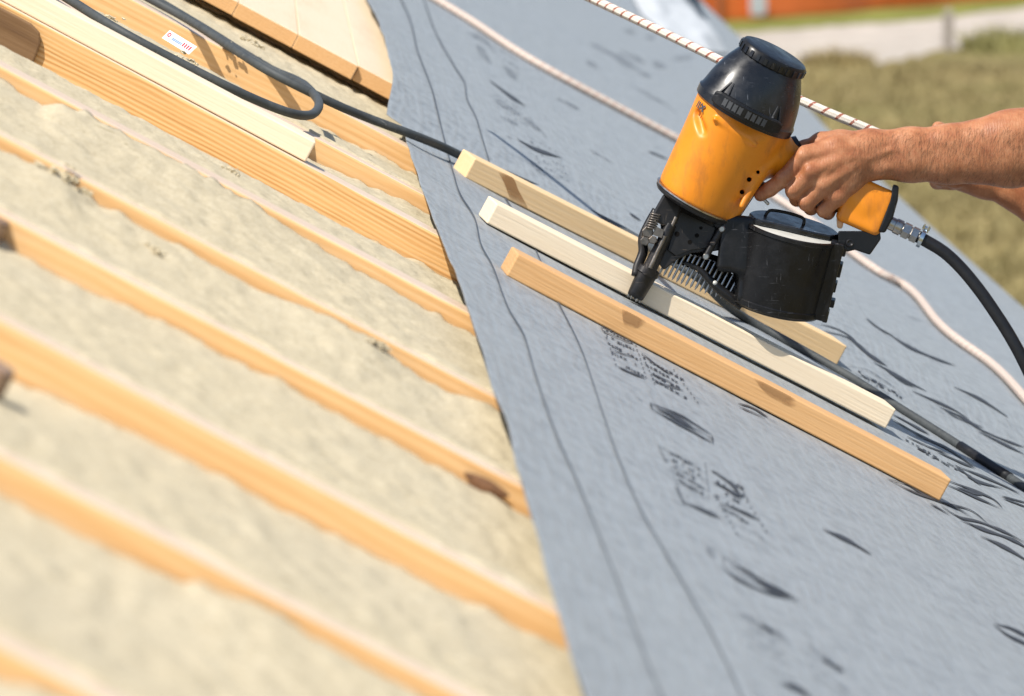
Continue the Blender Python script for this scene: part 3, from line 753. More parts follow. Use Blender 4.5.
# ------------------------------------------------------------------ battens
def batten(tl, tr, bl, br, width, mat, label, lift=0.0, name='batten', tilt=0.0, vfix=None):
    """near face corners in pixels; the batten stands on the roof plane"""
    (ua, va), (ub, vb) = uv(*bl, lift), uv(*br, lift)
    if vfix: va = vb = vfix
    L_ = math.hypot(ub-ua, vb-va); ang = math.atan2(vb-va, ub-ua)
    zc = depth_uv((ua+ub)/2, (va+vb)/2); xm = (bl[0]+br[0])/2
    yt = tl[1]+(xm-tl[0])*(tr[1]-tl[1])/(tr[0]-tl[0]); yb = bl[1]+(xm-bl[0])*(br[1]-bl[1])/(br[0]-bl[0])
    h = (yb-yt)*.88*zc/F
    m = MB(); n = 24; V = []
    for k in range(n+1):
        t = k/n; x = L_*t; b_ = .0012*math.sin(t*5+len(label))
        sk = [0, 0, 0, 0]
        V += [(x, b_, 0), (x, width+b_, 0), (x, width+b_, h), (x, b_, h)]
    f = [(k*4+j, (k+1)*4+j, (k+1)*4+(j+1)%4, k*4+(j+1)%4) for k in range(n) for j in range(4)]+[(0, 1, 2, 3), tuple(n*4+j for j in (3, 2, 1, 0))]
    m.add(V, f)
    o = m.build(name, mat, None, M @ Matrix.Translation((ua, va, lift)) @ Matrix.Rotation(ang, 4, 'Z') @ Matrix.Rotation(-tilt, 4, 'X'))
    bm = bmesh.new(); bm.from_mesh(o.data); bmesh.ops.recalc_face_normals(bm, faces=bm.faces); bm.to_mesh(o.data); bm.free()
    bevel(o, .0016, 2, 50); tag(o, label, 'batten', 'short wooden battens on the roof'); return o, h, L_
LIFT = .004
b1, h1, L1 = batten((513, 249), (947, 479), (505, 275), (939, 501), .048, W_TAN, 'short tan batten with a pale left end, the nearest of the three on the membrane', LIFT)
b2, h2, L2 = batten((492, 202), (893, 406), (486, 223), (886, 429), .048, W_CREAM, 'cream white batten under the tip of the nail gun', LIFT+.003)
b3, h3, L3 = batten((472, 156), (845, 345), (465, 178), (838, 366), .048, W_PALE, 'pale yellow batten crossed by the grey hose, the farthest of the three on the membrane', LIFT)
b4, h4, L4 = batten((-60, -61), (312, 148), (-62, -32), (305, 165), .048, W_CREAM, 'long cream batten lying loose on the coarse grained rafter over the wool', .001, vfix=vR[6]+.008)
def shadow_patch(b, h, pts):  # flat shadow-shaped patch laid on a batten's near face
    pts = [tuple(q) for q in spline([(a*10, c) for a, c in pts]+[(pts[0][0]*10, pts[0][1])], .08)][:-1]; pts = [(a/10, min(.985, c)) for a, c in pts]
    m = MB(); n = len(pts); V = [(x, -.0005+.0012*math.sin(x/max(.01, (L1 if b is b1 else L3))*5+len(b['label'])), z*h) for x, z in pts]; m.add(V, [tuple(range(n))]); m.build('painted_shadow', W_SHADOW, b)
shadow_patch(b1, h1, [(.118, .985), (.146, .985), (.141, .55), (.134, .38), (.127, .50)])
shadow_patch(b1, h1, [(.268, .985), (.318, .985), (.322, .70), (.308, .55), (.288, .66)])

shadow_patch(b3, h3, [(.030, .985), (.052, .985), (.066, .6), (.088, .02), (.066, .02), (.046, .6)])
# ------------------------------------------------------------------ prints on the membrane
STK = []
def ribbon(mb, pts, wd, taper=True, off=.0012, step=3.0):
    """stroke given in photograph pixels, laid on the membrane"""
    if taper: wd = wd*(.9 if wd < 3 else .72)
    S = spline([(p[0], p[1]) for p in pts], step) if len(pts) > 1 else pts
    n = len(S)
    if n < 2: return
    V = []
    for i, p in enumerate(S):
        t = i/(n-1); k = wd*.5*(min(1, 3.2*min(t, 1-t)+.12)*(.8+.25*math.sin(i*.55+wd)) if taper else 1)
        T = S[min(i+1, n-1)]-S[max(i-1, 0)]; T = T/max(np.linalg.norm(T), 1e-6); nn = np.array([-T[1], T[0]])
        for s_ in (-1, 0, 1):
            q = p+nn*k*s_; a, b = uvm(*q); V.append((a, b, float(memb_w(a, b))+off))
    fc = [(i*3+j, i*3+j+1, i*3+j+4, i*3+j+3) for i in range(n-1) for j in (0, 1)]
    if taper: STK.append((mb, V, fc))
    else: mb.add(V, fc)
def conv(c, x0, y0, s): return [(x0+a/s, y0+b/s) for a, b in c]
dark, faint, line = MB(), MB(), MB()
ch1 = [(399, -4), (411, 23), (418, 54), (429, 83), (436, 106), (443, 135), (454, 178), (460, 196), (474, 219), (480, 245), (492, 268), (506, 307), (522, 335), (532, 370), (542, 402), (556, 440), (574, 480), (596, 535), (617, 590), (637, 646), (656, 692), (664, 712)]
ch2 = [(423, -4), (436, 34), (454, 67), (465, 85), (467, 101), (477, 122), (487, 155), (497, 185), (530, 240), (556, 300), (580, 350), (603, 420), (617, 460), (637, 507), (660, 548), (690, 600), (717, 650), (740, 700)]
ribbon(line, ch1, 1.5, False, step=5)
fl2 = MB(); ribbon(fl2, ch2, 1.3, False, step=5)
# block near the front batten
for c, w_, tg in [([(75,92),(180,138)],3,dark),([(72,88),(76,108),(178,152),(180,136)],2.0,dark),([(110,175),(190,203)],2,dark),([(125,232),(175,255),(222,273)],6,dark),
        ([(215,190),(260,225),(312,262)],3.5,dark),([(240,255),(322,292)],3,dark),([(255,285),(356,315)],3.5,dark),([(188,338),(216,352)],12,faint),
        ([(238,358),(345,415),(455,484)],20,faint),([(238,358),(345,402),(455,470)],4,dark),([(244,378),(340,432),(455,497)],5,dark),([(260,376),(330,410),(400,455)],9,dark),([(238,356),(246,382)],4,dark),([(454,470),(457,500)],4,dark),
        ([(545,360),(600,378),(650,410)],5,dark),([(548,372),(640,412)],2.5,dark),([(650,410),(685,430)],2,faint),
        ([(270,505),(340,545),(430,582)],5,faint),([(310,580),(400,620)],6,faint),([(450,590),(520,640),(560,690)],5,dark),([(330,620),(400,668)],3,dark),([(460,630),(520,668)],4,dark)]:
    ribbon(tg, conv(c, 580, 300, 3.479), w_/1.9)
def dots(mb, a, b, n, x0, y0, s, r=1.0):
    mb = MB()
    for i in range(n):
        t = i/(n-1); x = x0+(a[0]+(b[0]-a[0])*t)/s+random.uniform(-.3, .3); y = y0+(a[1]+(b[1]-a[1])*t)/s
        ribbon(mb, [(x-r, y-r*.5), (x+r, y+r*.5)], 1.4*r, False, step=1)
    mb.build('dotted_print', INK, memb)['kind'] = 'stuff'
for a, b in (((75,95),(120,225)), ((190,160),(225,268)), ((213,190),(255,290)), ((322,245),(405,357)), ((268,508),(290,560)), ((310,580),(345,690)), ((428,570),(440,660)), ((545,640),(575,690))):
    dots(dark, a, b, 8, 580, 300, 3.479, .7)
for c, w_, tg in [([(213,200),(300,255),(425,322)],4,dark),([(213,200),(222,238),(300,285),(418,322)],4,dark),([(190,5),(230,25),(265,50)],6,dark),([(210,60),(260,80),(312,105)],5,dark),([(105,55),(160,78),(212,102)],6,dark),([(480,130),(545,158),(612,198)],8,dark),
        ([(170,175),(195,205)],14,faint),([(225,215),(265,248),(330,282),(415,316)],8,faint),([(290,262),(340,285),(400,312)],8,dark),([(225,225),(262,240)],5,faint),([(255,350),(320,385),(398,435)],13,faint),([(310,380),(350,405)],8,dark),([(440,445),(500,480),(545,512)],11,faint),([(470,470),(535,508)],6,dark),
        ([(362,535),(410,552),(452,580)],10,dark),([(505,530),(555,565)],9,faint),([(300,435),(380,460)],6,faint),([(935,382),(985,395),(1050,428)],6,dark),([(938,386),(980,415),(1050,448)],6,dark),
        ([(655,-4),(720,30),(800,60),(880,82),(928,120)],3,dark),([(800,70),(850,100),(900,112),(960,135),(1030,170)],4,dark),([(850,107),(920,135),(990,160),(1040,190)],7,dark),([(905,150),(970,180),(1040,222)],7,dark),([(240,115),(300,140),(350,185)],6,faint),([(245,140),(290,165)],5,faint)]:
    ribbon(tg, conv(c, 640, 480, 2.667), w_/1.5)
for a, b in (((90,20),(110,60)), ((200,50),(250,140)), ((270,40),(330,135))): dots(dark, a, b, 7, 640, 480, 2.667, .9)
for c, w_, tg in [([(160,0),(205,35),(250,60)],6,dark),([(225,45),(310,100),(400,140),(472,166)],7,dark),([(0,18),(60,35),(110,65),(150,110)],3.5,dark),([(0,40),(80,58),(130,85),(185,130)],3,dark),
        ([(110,75),(165,120),(235,165)],8,dark),([(185,150),(240,180),(290,210),(372,252)],7,dark),([(210,160),(280,215),(340,240)],3,dark),([(320,250),(400,285),(470,318),(520,350)],6,dark),([(415,305),(500,345),(560,385),(605,402)],6,dark),([(430,312),(480,345),(570,378)],3,dark),
        ([(550,390),(620,425),(720,475)],5,dark),([(560,388),(640,420),(720,450)],4,dark),([(465,235),(560,280),(655,342)],7,dark),([(80,165),(160,175),(240,225),(302,275)],4,faint),([(85,180),(190,215),(300,276)],4,faint),([(150,190),(230,240)],10,faint),
        ([(250,330),(310,362),(380,402)],6,dark),([(250,348),(330,395),(400,430)],3,dark),([(330,405),(400,430),(450,455),(540,517)],5,dark),([(300,408),(380,445),(450,470)],3,dark),([(405,460),(470,490),(535,518)],6,dark),
        ([(440,560),(520,590),(600,625),(632,655)],5,dark),([(440,575),(520,610),(620,655)],5,dark),([(470,583),(560,612)],9,dark),([(470,510),(560,545),(640,580),(692,606)],5,dark),([(468,505),(540,560),(640,590)],5,dark),([(630,615),(720,640)],5,dark),([(635,622),(720,655)],5,dark),
        ([(365,508),(440,545)],3,dark),([(235,555),(300,575),(380,620),(470,655),(530,690)],3.5,dark),([(380,640),(450,680)],3,dark),([(300,-10),(360,15)],5,faint)]:
    ribbon(tg, conv(c, 820, 320, 3.48), w_/1.9)
for c, w_, tg in [([(580,318),(650,372),(718,418)],8,dark),([(685,545),(760,585),(858,618)],9,dark),([(595,390),(650,425),(695,455)],22,faint),([(618,455),(690,492)],12,faint),([(712,460),(775,515)],22,faint),([(495,135),(560,165),(605,215)],16,faint),
        ([(530,180),(590,260)],20,faint),([(635,265),(690,320)],16,faint),([(840,388),(932,435)],12,faint),([(965,588),(1010,612)],9,faint),([(725,615),(800,690)],14,faint),([(640,530),(668,545)],9,faint),([(750,640),(830,690)],9,faint),([(760,495),(800,540)],9,faint)]:
    ribbon(tg, conv(c, 340, 0, 3.865), w_/2.0)
for c, w_, tg in [([(60,260),(180,320),(400,450)],26,faint),([(255,185),(330,205)],22,faint),([(385,225),(440,235)],20,faint),([(230,300),(390,380)],16,faint),([(420,372),(505,402)],26,faint),([(525,355),(665,338)],18,faint),([(330,430),(420,455)],16,faint),([(300,500),(480,600),(560,660)],14,faint),([(40,360),(110,400)],20,faint)]:
    ribbon(tg, conv(c, 580, 0, 5.69), w_/2.6)
for c in ([(740,393),(790,413)], [(585,385),(650,425)], [(500,255),(565,285)], [(690,548),(720,568)]):
    ribbon(dark if c[0][0] > 680 else faint, conv(c, 360, 0, 2.56), 3.4)
# rows of small illegible characters inside the printed blocks
def textblock(o, e1, e2, rows, mat, th=1.5):
    mb = MB()
    for r in range(rows):
        x = 0.0
        while x < .96:
            l_ = random.uniform(.03, .11)
            if random.random() < .72:
                p = (o[0]+e1[0]*x+e2[0]*r/rows, o[1]+e1[1]*x+e2[1]*r/rows+random.uniform(-.6, .6)); q = (p[0]+e1[0]*l_, p[1]+e1[1]*l_)
                ribbon(mb, [p, q], th*random.uniform(.6, 1.2), False, step=2)
            x += l_+random.uniform(.02, .05)
    mb.build('small_print', mat, memb)['kind'] = 'stuff'
textblock((668, 452), (30, 17), (10, 34), 5, INK, 1.6); textblock((746, 618), (30, 18), (12, 34), 4, INK_F, 2.2); textblock((858, 372), (44, 26), (8, 9), 3, INK, 1.1); textblock((905, 440), (70, 40), (8, 8), 3, INK, 1.1); textblock((880, 330), (60, 34), (6, 7), 2, INK_F, 1.2)
textblock((603, 328), (30, 16), (11, 40), 5, INK); textblock((642, 358), (40, 22), (8, 26), 4, INK)
textblock((660, 448), (44, 24), (12, 50), 5, INK_F, 2); textblock((706, 468), (34, 20), (10, 44), 5, INK, 1.8)
textblock((734, 612), (44, 26), (16, 52), 5, INK_F, 2.4); textblock((800, 640), (34, 22), (14, 46), 4, INK_F, 2.4)
textblock((527, 137), (34, 20), (14, 34), 5, INK_F, 1.8); textblock((492, 40), (22, 14), (14, 36), 4, INK_F, 2.2); textblock((842, 366), (50, 30), (12, 14), 3, INK_F, 1.4)
textblock((495, 96), (26, 16), (10, 22), 4, INK_F, 2)
for mb_, V_s, f_s in STK: MB().add(V_s, f_s).build('printed_mark' if mb_ is dark else 'faded_print', INK if mb_ is dark else INK_F, memb)
line.build('overlap_line', LINE, memb); fl2.build('overlap_line', LINE, memb)

# ------------------------------------------------------------------ hoses and ropes lying on the roof
HR = .0051
def roof_path(pts):
    """(px, py, height of the centre above the roof plane) -> uvw"""
    out = []
    for px, py, h in pts:
        a, b = uv(px, py, h)
        out.append((a, b, h))
    return out
def lay(name, pts, r, mat, label, cat, group=None, n=14, step=.012, memb_follow=False):
    P = spline(roof_path(pts), step)
    m = MB(); m.tube([tuple(p) for p in P], r, n)
    o = m.build(name, mat, None, M, smooth=True)
    tag(o, label, cat, group); return o, P
hA = [(-20, -92, .004), (60, -50, .004), (150, -1, .004), (190, 21, .006), (235, 50, .008), (270, 72, .010), (330, 102, .012), (370, 119, .014), (405, 132, .019), (440, 146, .019), (470, 160, .014), (520, 181, .010), (570, 204, .010), (620, 229, .016), (650, 247, .030), (675, 263, .039), (700, 279, .037), (722, 301, .020), (745, 318, .0085), (790, 343, .008), (845, 374, .008), (893, 404, .008), (930, 427, .008), (960, 446, .008), (1024, 487, .008), (1100, 536, .008)]
hoA, PA = lay('air_hose', hA, HR, HOSE_G, 'long dusty grey air hose running straight across wool and membrane', 'hose', 'air hoses', step=.02)
# short black stretch of the hose, slightly wider
i0 = min(range(len(PA)), key=lambda k: abs(PA[k][0]-uv(958, 444, .008)[0])); i1 = min(range(len(PA)), key=lambda k: abs(PA[k][0]-uv(1016, 481, .008)[0]))
m = MB(); m.tube([tuple(p) for p in PA[i0:i1]], HR+.0008, 14); m.build('dark_section', HOSE_B, hoA, smooth=True)
hB = [(-30, -62, .004), (30, -25, .004), (70, 0, .004), (120, 31, .005), (180, 63, .005), (230, 88, .006), (268, 105, .007), (294, 114, .010), (310, 115, .0125), (318, 109, .0135), (318, 100, .0135), (308, 88, .011), (301, 83, .008), (291, 78, .005), (272, 70, .001), (240, 51, .001), (200, 26, .001), (140, -9, .001), (60, -52, .001)]
hoB, PB = lay('air_hose', hB, HR, HOSE_G, 'dusty grey air hose bent into a loop over the wool', 'hose', 'air hoses', step=.01)
# white label flag on the looped hose
k0 = min(range(len(PB)), key=lambda k: abs(PB[k][0]-uv(172, 45, .005)[0])+abs(PB[k][1]-uv(178, 55, .005)[1]) + (9 if k > len(PB)//2 else 0))
la = Vector((*uv(162, 38, .004), .004)); lb = Vector((*uv(189, 54.5, .004), .004))
zz = .0105
m = MB(); e_ = Vector((0, -.02, 0))
a0, a1 = la, lb
m.add([a0, a1, a1+Vector((.004, .012, zz)), a0+Vector((.004, .012, zz)), a0+Vector((0, .003, 0)), a1+Vector((0, .003, 0)), a1+Vector((.004, .015, zz)), a0+Vector((.004, .015, zz))], [(0, 1, 2, 3), (7, 6, 5, 4), (0, 4, 5, 1), (3, 2, 6, 7), (0, 3, 7, 4), (1, 5, 6, 2)])
m.build('paper_label', plain('white_paper_label', (.80, .78, .78), .5, var=.05, bmp=0), hoB)
m = MB()
def lp(s, t): return a0+(a1-a0)*s+Vector((.004, .012, zz))*t+Vector((0, -.0012, .0002))
def lq(s0, t0, s1, t1): m.add([lp(s0, t0), lp(s1, t0), lp(s1, t1), lp(s0, t1)], [(0, 1, 2, 3)])
ring_ = [(.09+.055*math.cos(a)*f, .62+.22*math.sin(a)*f) for a in np.linspace(0, 2*math.pi, 17)[:-1] for f in (1, .55)]
m.add([lp(*q) for q in ring_], [(2*k, 2*((k+1) % 16), 2*((k+1) % 16)+1, 2*k+1) for k in range(16)])
for s in (.62, .70, .78, .86): lq(s, .3, s+.035, .75)
m.build('red_mark', plain('red_print', (.60, .03, .04), .5, bmp=0), hoB)
m = MB()
for s in (.24, .30, .36, .42, .48, .54): lq(s, .3, s+.035, .62)
m.build('blue_mark', plain('pale_blue_print', (.25, .36, .6), .5, bmp=0), hoB)

# rope lying on the membrane
r1 = [(395, -18), (425, -1), (470, 26), (510, 53), (545, 74), (600, 104), (670, 141), (720, 168), (770, 200), (815, 230), (850, 258), (880, 279), (900, 289), (916, 302), (935, 327), (955, 345), (985, 366), (1005, 384), (1026, 408), (1060, 445)]
pts = []
for px, py in r1:
    a, b = uvm(px, py); pts.append((a, b, float(memb_w(a, b))+.007))
P = spline(pts, .03); m = MB(); m.tube([tuple(p) for p in P], .0062, 12); tag(m.build('rope', ROPE_P, None, M, smooth=True), 'faded pinkish white rope lying slack on the membrane', 'rope')

# ------------------------------------------------------------------ gun frame (camera-parallel, metric)
Z0 = 6.105; S = F/Z0
GX, GY = 632.0, 299.0
Gp = pix(GX, GY, Z0); GZ = -FW
G = Matrix(((RT.x, UP.x, GZ.x, Gp.x), (RT.y, UP.y, GZ.y, Gp.y), (RT.z, UP.z, GZ.z, Gp.z), (0, 0, 0, 1)))
KS = .40                                                # handle, canister and arm swing away from the camera
def g(px, py, d=0.0): return Vector(((px-GX)/S, (GY-py)/S, d/S))
def g_np(P):
    P = np.asarray(P, float); return np.stack([(P[:, 0]-GX)/S, (GY-P[:, 1])/S, P[:, 2]/S], 1)
def swing(root):
    for o in [root]+list(root.children_recursive):
        if o.type != 'MESH' or o.get('swung'): continue
        me = o.data; c = np.zeros(len(me.vertices)*3, np.float32); me.vertices.foreach_get('co', c); c = c.reshape(-1, 3).astype(float)
        px = c[:, 0]*S+GX; py = GY-c[:, 1]*S; d = c[:, 2]*S-KS*(px-GX-8); z = Z0-d/S
        # keep the outline where it is while the depth changes
        k = (Z0-c[:, 2]*0-d/S)/(Z0)
        out = np.stack([(px-CX)/F*z-(GX-CX)/F*Z0, (CY-py)/F*z-(CY-GY)/F*Z0, d/S], 1)
        me.vertices.foreach_set('co', out.astype(np.float32).ravel()); me.update()
def gv(x, y, d): return Vector((x, -y, d))               # pixel direction -> local direction
def gpoly(pts): return [((x-GX)/S, (GY-y)/S) for x, y in pts]
gun = empty('nail_gun', G)
tag(gun, 'orange and black pneumatic coil nailer held in the hand over the cream batten', 'nail gun')
AX = np.array([.4706, -.8824, .19]); AX /= np.linalg.norm(AX)
PX = np.array([.8824, .4706, 0.0]); QX = np.cross(PX, AX); QX = QX if QX[2] > 0 else -QX
B0 = np.array([698.0, 198.0, 0.0])
def ga(t, p=0.0, q=0.0): return B0+AX*t+PX*p+QX*q       # point in gun pixel space
def G3(v): return g(*v)
axl = gv(*AX).normalized(); pl = gv(*PX); ql = gv(*QX)

# orange housing (one blended solid)
sd_ = SDF((640, 70, -70), (910, 250, 75), 1.25)
sd_.cone(B0, AX, [(-2, 42.5), (6, 43.5), (60, 47), (92, 49.5), (102, 50.5)], k=0, rnd=3)
hd = np.array([.915, .40, 0.0]); hp = np.array([-.40, .915, 0.0]); hz_ = np.array([0, 0, 1.0])
sd_.cap((750, 148, 0), (781, 155, 0), 24, 19, k=14)
sd_.chain([(772, 158, 0, 19), (812, 170, 0, 15.5), (842, 188, 0, 17), (866, 204, 0, 18)], k=8)
sd_.box((866, 206, 0), (hd, hp, hz_), (24, 24.5, 17), rnd=6, k=6)
sd_.box((744, 187, 6), ((.55, -.83, 0), (.83, .55, 0), (0, 0, 1)), (36, 11, 15), rnd=5, k=9)     # web above the trigger
sd_.cap(ga(88, -22, 46), ga(84, 26, 44), 2.4, 2.0, k=3)                                     # moulded ridge
sd_.cap(ga(80, -40, 24), ga(70, -28, 39), 4, 3, k=6, op='sub')
sd_.cap(ga(96, -2, 53), ga(96, 30, 44), 6, 6, k=5, op='sub')
sd_.chain([(776, 158, 20, 3), (760, 172, 30, 4), (742, 206, 34, 3)], 7)
for x, y, r in ((758, 172, 2.0), (749, 179.5, 2.5), (742, 192, 2.4)): sd_.cap((x, y, 70), (x, y, 22), r, r, .4, 'sub')
P, Q = sd_.mesh(2)
np_mesh('housing', g_np(P), Q[:, ::-1], ORANGE, gun)
# screw holes in the web
m = MB()
for x, y, r in ((758, 172, 1.6), (749, 179.5, 2.1), (742, 192, 2.0)):
    m.lathe(g(x, y, 18), (0, 0, 1), [(0, (r+1.5)/S), (7/S, (r+1.2)/S)], 14)
m.build('screw_hole', HOLE, gun)
# side lettering, wrapped round the left of the housing
m = MB()
def onbody(t, ang, r): return G3(ga(t, r*math.sin(ang), r*math.cos(ang)))
def bstroke(t0, a0_, t1, a1_, wd=1.5, r=51.0):
    n = 4; V = []
    for i in range(n+1):
        k = i/n; t = t0+(t1-t0)*k; a_ = a0_+(a1_-a0_)*k; dt = (a1_-a0_)*50; da = (t1-t0); nrm = math.hypot(dt, da)
        for s_ in (-1, 1): V.append(onbody(t+s_*wd*dt/nrm, a_-s_*wd*da/nrm/50, r))
    m.add(V, [(2*i, 2*i+1, 2*i+3, 2*i+2) for i in range(n)])
bstroke(86, -.93, 93, -.80, 1.1); bstroke(93, -.93, 86, -.80, 1.1); bstroke(86, -1.06, 93, -1.06, 1.1); bstroke(86, -.99, 93, -.99, 1.1)
m.build('side_lettering', INK, gun)

# black cap
m = MB()
prof = [(97, 48), (98, 52.5), (106, 53), (108, 51.5), (114, 50.2), (122, 48.6), (130, 46.6), (138, 43.8), (146, 40.3), (153, 36.6), (157, 34.5), (158, 31)]
m.lathe(G3(B0), axl, [(t/S, r/S) for t, r in prof], 64, ref=pl)
cap_ = m.build('exhaust_cap', BLACK, gun, auto=40)
m = MB(); prof = [(156, 33.5), (157.5, 35.6), (165, 35.6), (167.5, 34), (168.5, 31), (169, 0.5)]
m.lathe(G3(B0), axl, [(t/S, r/S) for t, r in prof], 64, ref=pl); cap2 = m.build('top_disc', BLACK2, cap_, auto=35)
m = MB()
for k in range(26):
    a_ = 2*math.pi*k/26; c = G3(ga(0)) ; di = pl*math.cos(a_)+ql*math.sin(a_); ti = axl.cross(di).normalized()
    o_ = G3(B0)+axl*(161.3/S)+di*(35.9/S)
    V = [o_+axl*(sx*3.2/S)+ti*(sy*1.7/S)+di*(sz*.8/S) for sx in (-1, 1) for sy in (-1, 1) for sz in (-1, 1)]
    m.add(V, [(0,1,3,2),(4,6,7,5),(0,4,5,1),(2,3,7,6),(0,2,6,4),(1,5,7,3)])
m.build('grip_rib', BLACK, cap2)
# fins and bolts on the cap
for (ang, s_) in ((-.52, 1), (.66, -1), (2.6, 1), (-2.2, 1)):
    m = MB()
    for da in (-.10, .10):
        V = []
        for (t, r) in ((107, 50), (107, 55.5), (112, 54.8), (128, 47.8), (128, 45)):
            for e in (-.014, .014): V.append(onbody(t, ang+da*(1.25-.011*(t-107)*4)+e, r))
        m.add(V, [(0,2,4,6,8),(1,9,7,5,3)]+[(2*i, 2*((i+1)%5), 2*((i+1)%5)+1, 2*i+1) for i in range(5)])
    m.build('cap_fin', BLACK, cap_)
    m = MB(); c0 = onbody(109, ang, 50.5); m.lathe(c0-axl*(2/S), axl, [(0, 4.6/S), (5/S, 4.6/S), (6/S, 3.6/S), (6/S, 2/S), (4/S, 1.8/S)], 12); m.build('cap_bolt', STEEL, cap_, auto=30)
# deflector plate with two raised words (illegible)
m = MB(); n = 22; V = []
A0, A1 = -.66, .80
for i in range(n+1):
    a_ = A0+(A1-A0)*i/n; e = min(1, min(i, n-i)/2.0)
    for (t, r) in ((104+2*(1-e), 50), (104+2*(1-e), 56.2), (105+2*(1-e), 57), (117-2*(1-e), 57), (119-2*(1-e), 56), (119-2*(1-e), 49)): V.append(onbody(t-3, a_, r))
m.add(V, [(i*6+j, i*6+(j+1)%6, (i+1)*6+(j+1)%6, (i+1)*6+j) for i in range(n) for j in range(6)]+[tuple(range(6)), tuple(n*6+j for j in range(5, -1, -1))])
pln = m.build('deflector_plate', BLACK2, gun); 
bm = bmesh.new(); bm.from_mesh(pln.data); bmesh.ops.recalc_face_normals(bm, faces=bm.faces); bm.to_mesh(pln.data); bm.free(); bevel(pln, .0008, 2)
m = MB()
def lbar(a_, w_, t0, t1):
    m.add([onbody(t0, a_, 57.5), onbody(t0, a_+w_, 57.5), onbody(t1, a_+w_, 57.5), onbody(t1, a_, 57.5)], [(0, 1, 2, 3)])
aa = -.42
for word in (4, 4):
    for k in range(word):
        lbar(aa, .026, 105, 113); lbar(aa+.052, .026, 105, 113)
        lbar(aa+.008, .06, 105.5, 112.5)
        aa += .105
    aa += .055
m.build('raised_lettering', GREYTXT, pln)
# collar under the housing
m = MB(); m.lathe(G3(B0), axl, [(t/S, r/S) for t, r in [(-9, 38), (-8, 42), (-5.5, 44), (-1.5, 44.2), (-1, 40)]], 48, ref=pl); m.build('gasket_collar', CAST, gun, auto=35)
m = MB(); m.lathe(G3(B0), axl, [(t/S, r/S) for t, r in [(-3.2, 43), (-2.6, 45), (-1.4, 45), (-.8, 43)]], 48, ref=pl); m.build('steel_gasket', STEEL, gun, auto=35)

# nose assembly
def slab(name, poly, d0, d1, mat, parent=gun, bv=1.2):
    m = MB(); m.prism(gpoly(poly), d0/S, d1/S); o = m.build(name, mat, parent); bevel(o, bv/S, 2); return o
nose = slab('nose_block', [(664, 194), (684, 206), (732, 224), (730, 240), (722, 250), (708, 252), (692, 253), (678, 259), (664, 270), (657, 262), (662, 238), (660, 222), (656, 212)], -16, 17, CAST)
slab('side_plate', [(668, 206), (692, 216), (716, 228), (708, 248), (692, 250), (676, 256), (668, 250), (674, 230)], 16.5, 19.5, CAST, nose, .8)
slab('front_housing', [(664, 193), (683, 203), (677, 224), (668, 228), (656, 222), (652, 214)], 10, 25, CAST, nose, 2.5)
m = MB()
for x, y, r in ((677, 234, 2.6), (690, 242, 2.2), (697, 235.5, 2.2), (701, 228, 1.6)): m.lathe(g(x, y, 15), (0, 0, 1), [(0, r/S), (4.9/S, r/S)], 14)
m.build('plate_hole', HOLE, nose)
m = MB(); m.tube([g(671, 224, 20), g(664, 240, 20), g(655, 258, 18), g(647, 274, 14)], [6/S, 6.6/S, 7/S, 7.4/S], 18); m.build('guide_tube', CAST, gun, auto=40)
m = MB(); m.tube([g(665, 236, 26), g(650, 268, 23)], [2.4/S, 2.2/S], 10); m.tube([g(676, 217, 24), g(672, 226, 24)], 1.9/S, 10); m.build('contact_rod', GUNM, gun, auto=40)
m = MB(); m.lathe(g(649, 270, 10), gv(-.46, .885, -.10), [(t/S, r/S) for t, r in [(-3, 8), (-2, 11.2), (4, 11.6), (5, 10.4), (7, 10.2), (26, 8.9), (30, 8.4), (31, 7.4), (31.2, 4.5), (24, 4)]], 28)
nz_ = m.build('nozzle', CAST, gun, auto=40)
m = MB()
for k in range(7):
    a_ = 2*math.pi*k/7; ax2 = gv(-.46, .885, -.10).normalized(); p2 = ax2.orthogonal().normalized(); q2 = ax2.cross(p2); c = g(649, 270, 10)+ax2*(31/S)+p2*(6.6/S*math.cos(a_))+q2*(6.6/S*math.sin(a_))
    m.lathe(c-ax2*(2/S), ax2, [(0, 1.7/S), (3.2/S, 1.3/S), (5/S, .3/S)], 8)
m.build('nozzle_tooth', STEEL, nz_)
m = MB(); P = spline([tuple(g(657, 210, 4)), tuple(g(649, 224, 4)), tuple(g(643, 238, 4)), tuple(g(643, 252, 6)), tuple(g(638, 266, 8)), tuple(g(636, 276, 10))], .003)
m.tube([tuple(p) for p in P], 5/S, 12); m.build('contact_arm', CAST, gun, smooth=True)
m = MB(); hel = []
c0, c1 = g(656, 213, 26), g(651, 229, 26); dx = (c1-c0).normalized(); e1 = dx.orthogonal().normalized(); e2 = dx.cross(e1)
for k in range(0, 7*14): a_ = k/14*2*math.pi; hel.append(c0+(c1-c0)*(k/98)+e1*(4.6/S*math.cos(a_))+e2*(4.6/S*math.sin(a_)))
m.tube(hel, .95/S, 6); m.build('return_spring', GUNM, gun, smooth=True)
m = MB()
for (x, y, r, t) in ((648, 232, 6.2, 6), (653, 240, 4.6, 9), (645, 241, 5.0, 7)): m.lathe(g(x, y, 20), (0, 0, 1), [(0, r/S), (t/S, r/S), ((t+1)/S, (r-1)/S), ((t+1)/S, .2/S)], 6)
m.prism(gpoly([(655, 226), (664, 230), (662, 238), (653, 235)]), 20/S, 29/S); m.prism(gpoly([(643, 228), (651, 232), (649, 240), (641, 237)]), 14/S, 24/S)
m.build('depth_adjuster', GUNM, gun, auto=30); 
m = MB(); m.tube([g(722, 228, 21), g(714, 242, 21), g(706, 257, 20)], 3.4/S, 12); lat = m.build('latch_rod', CAST, gun, auto=40)
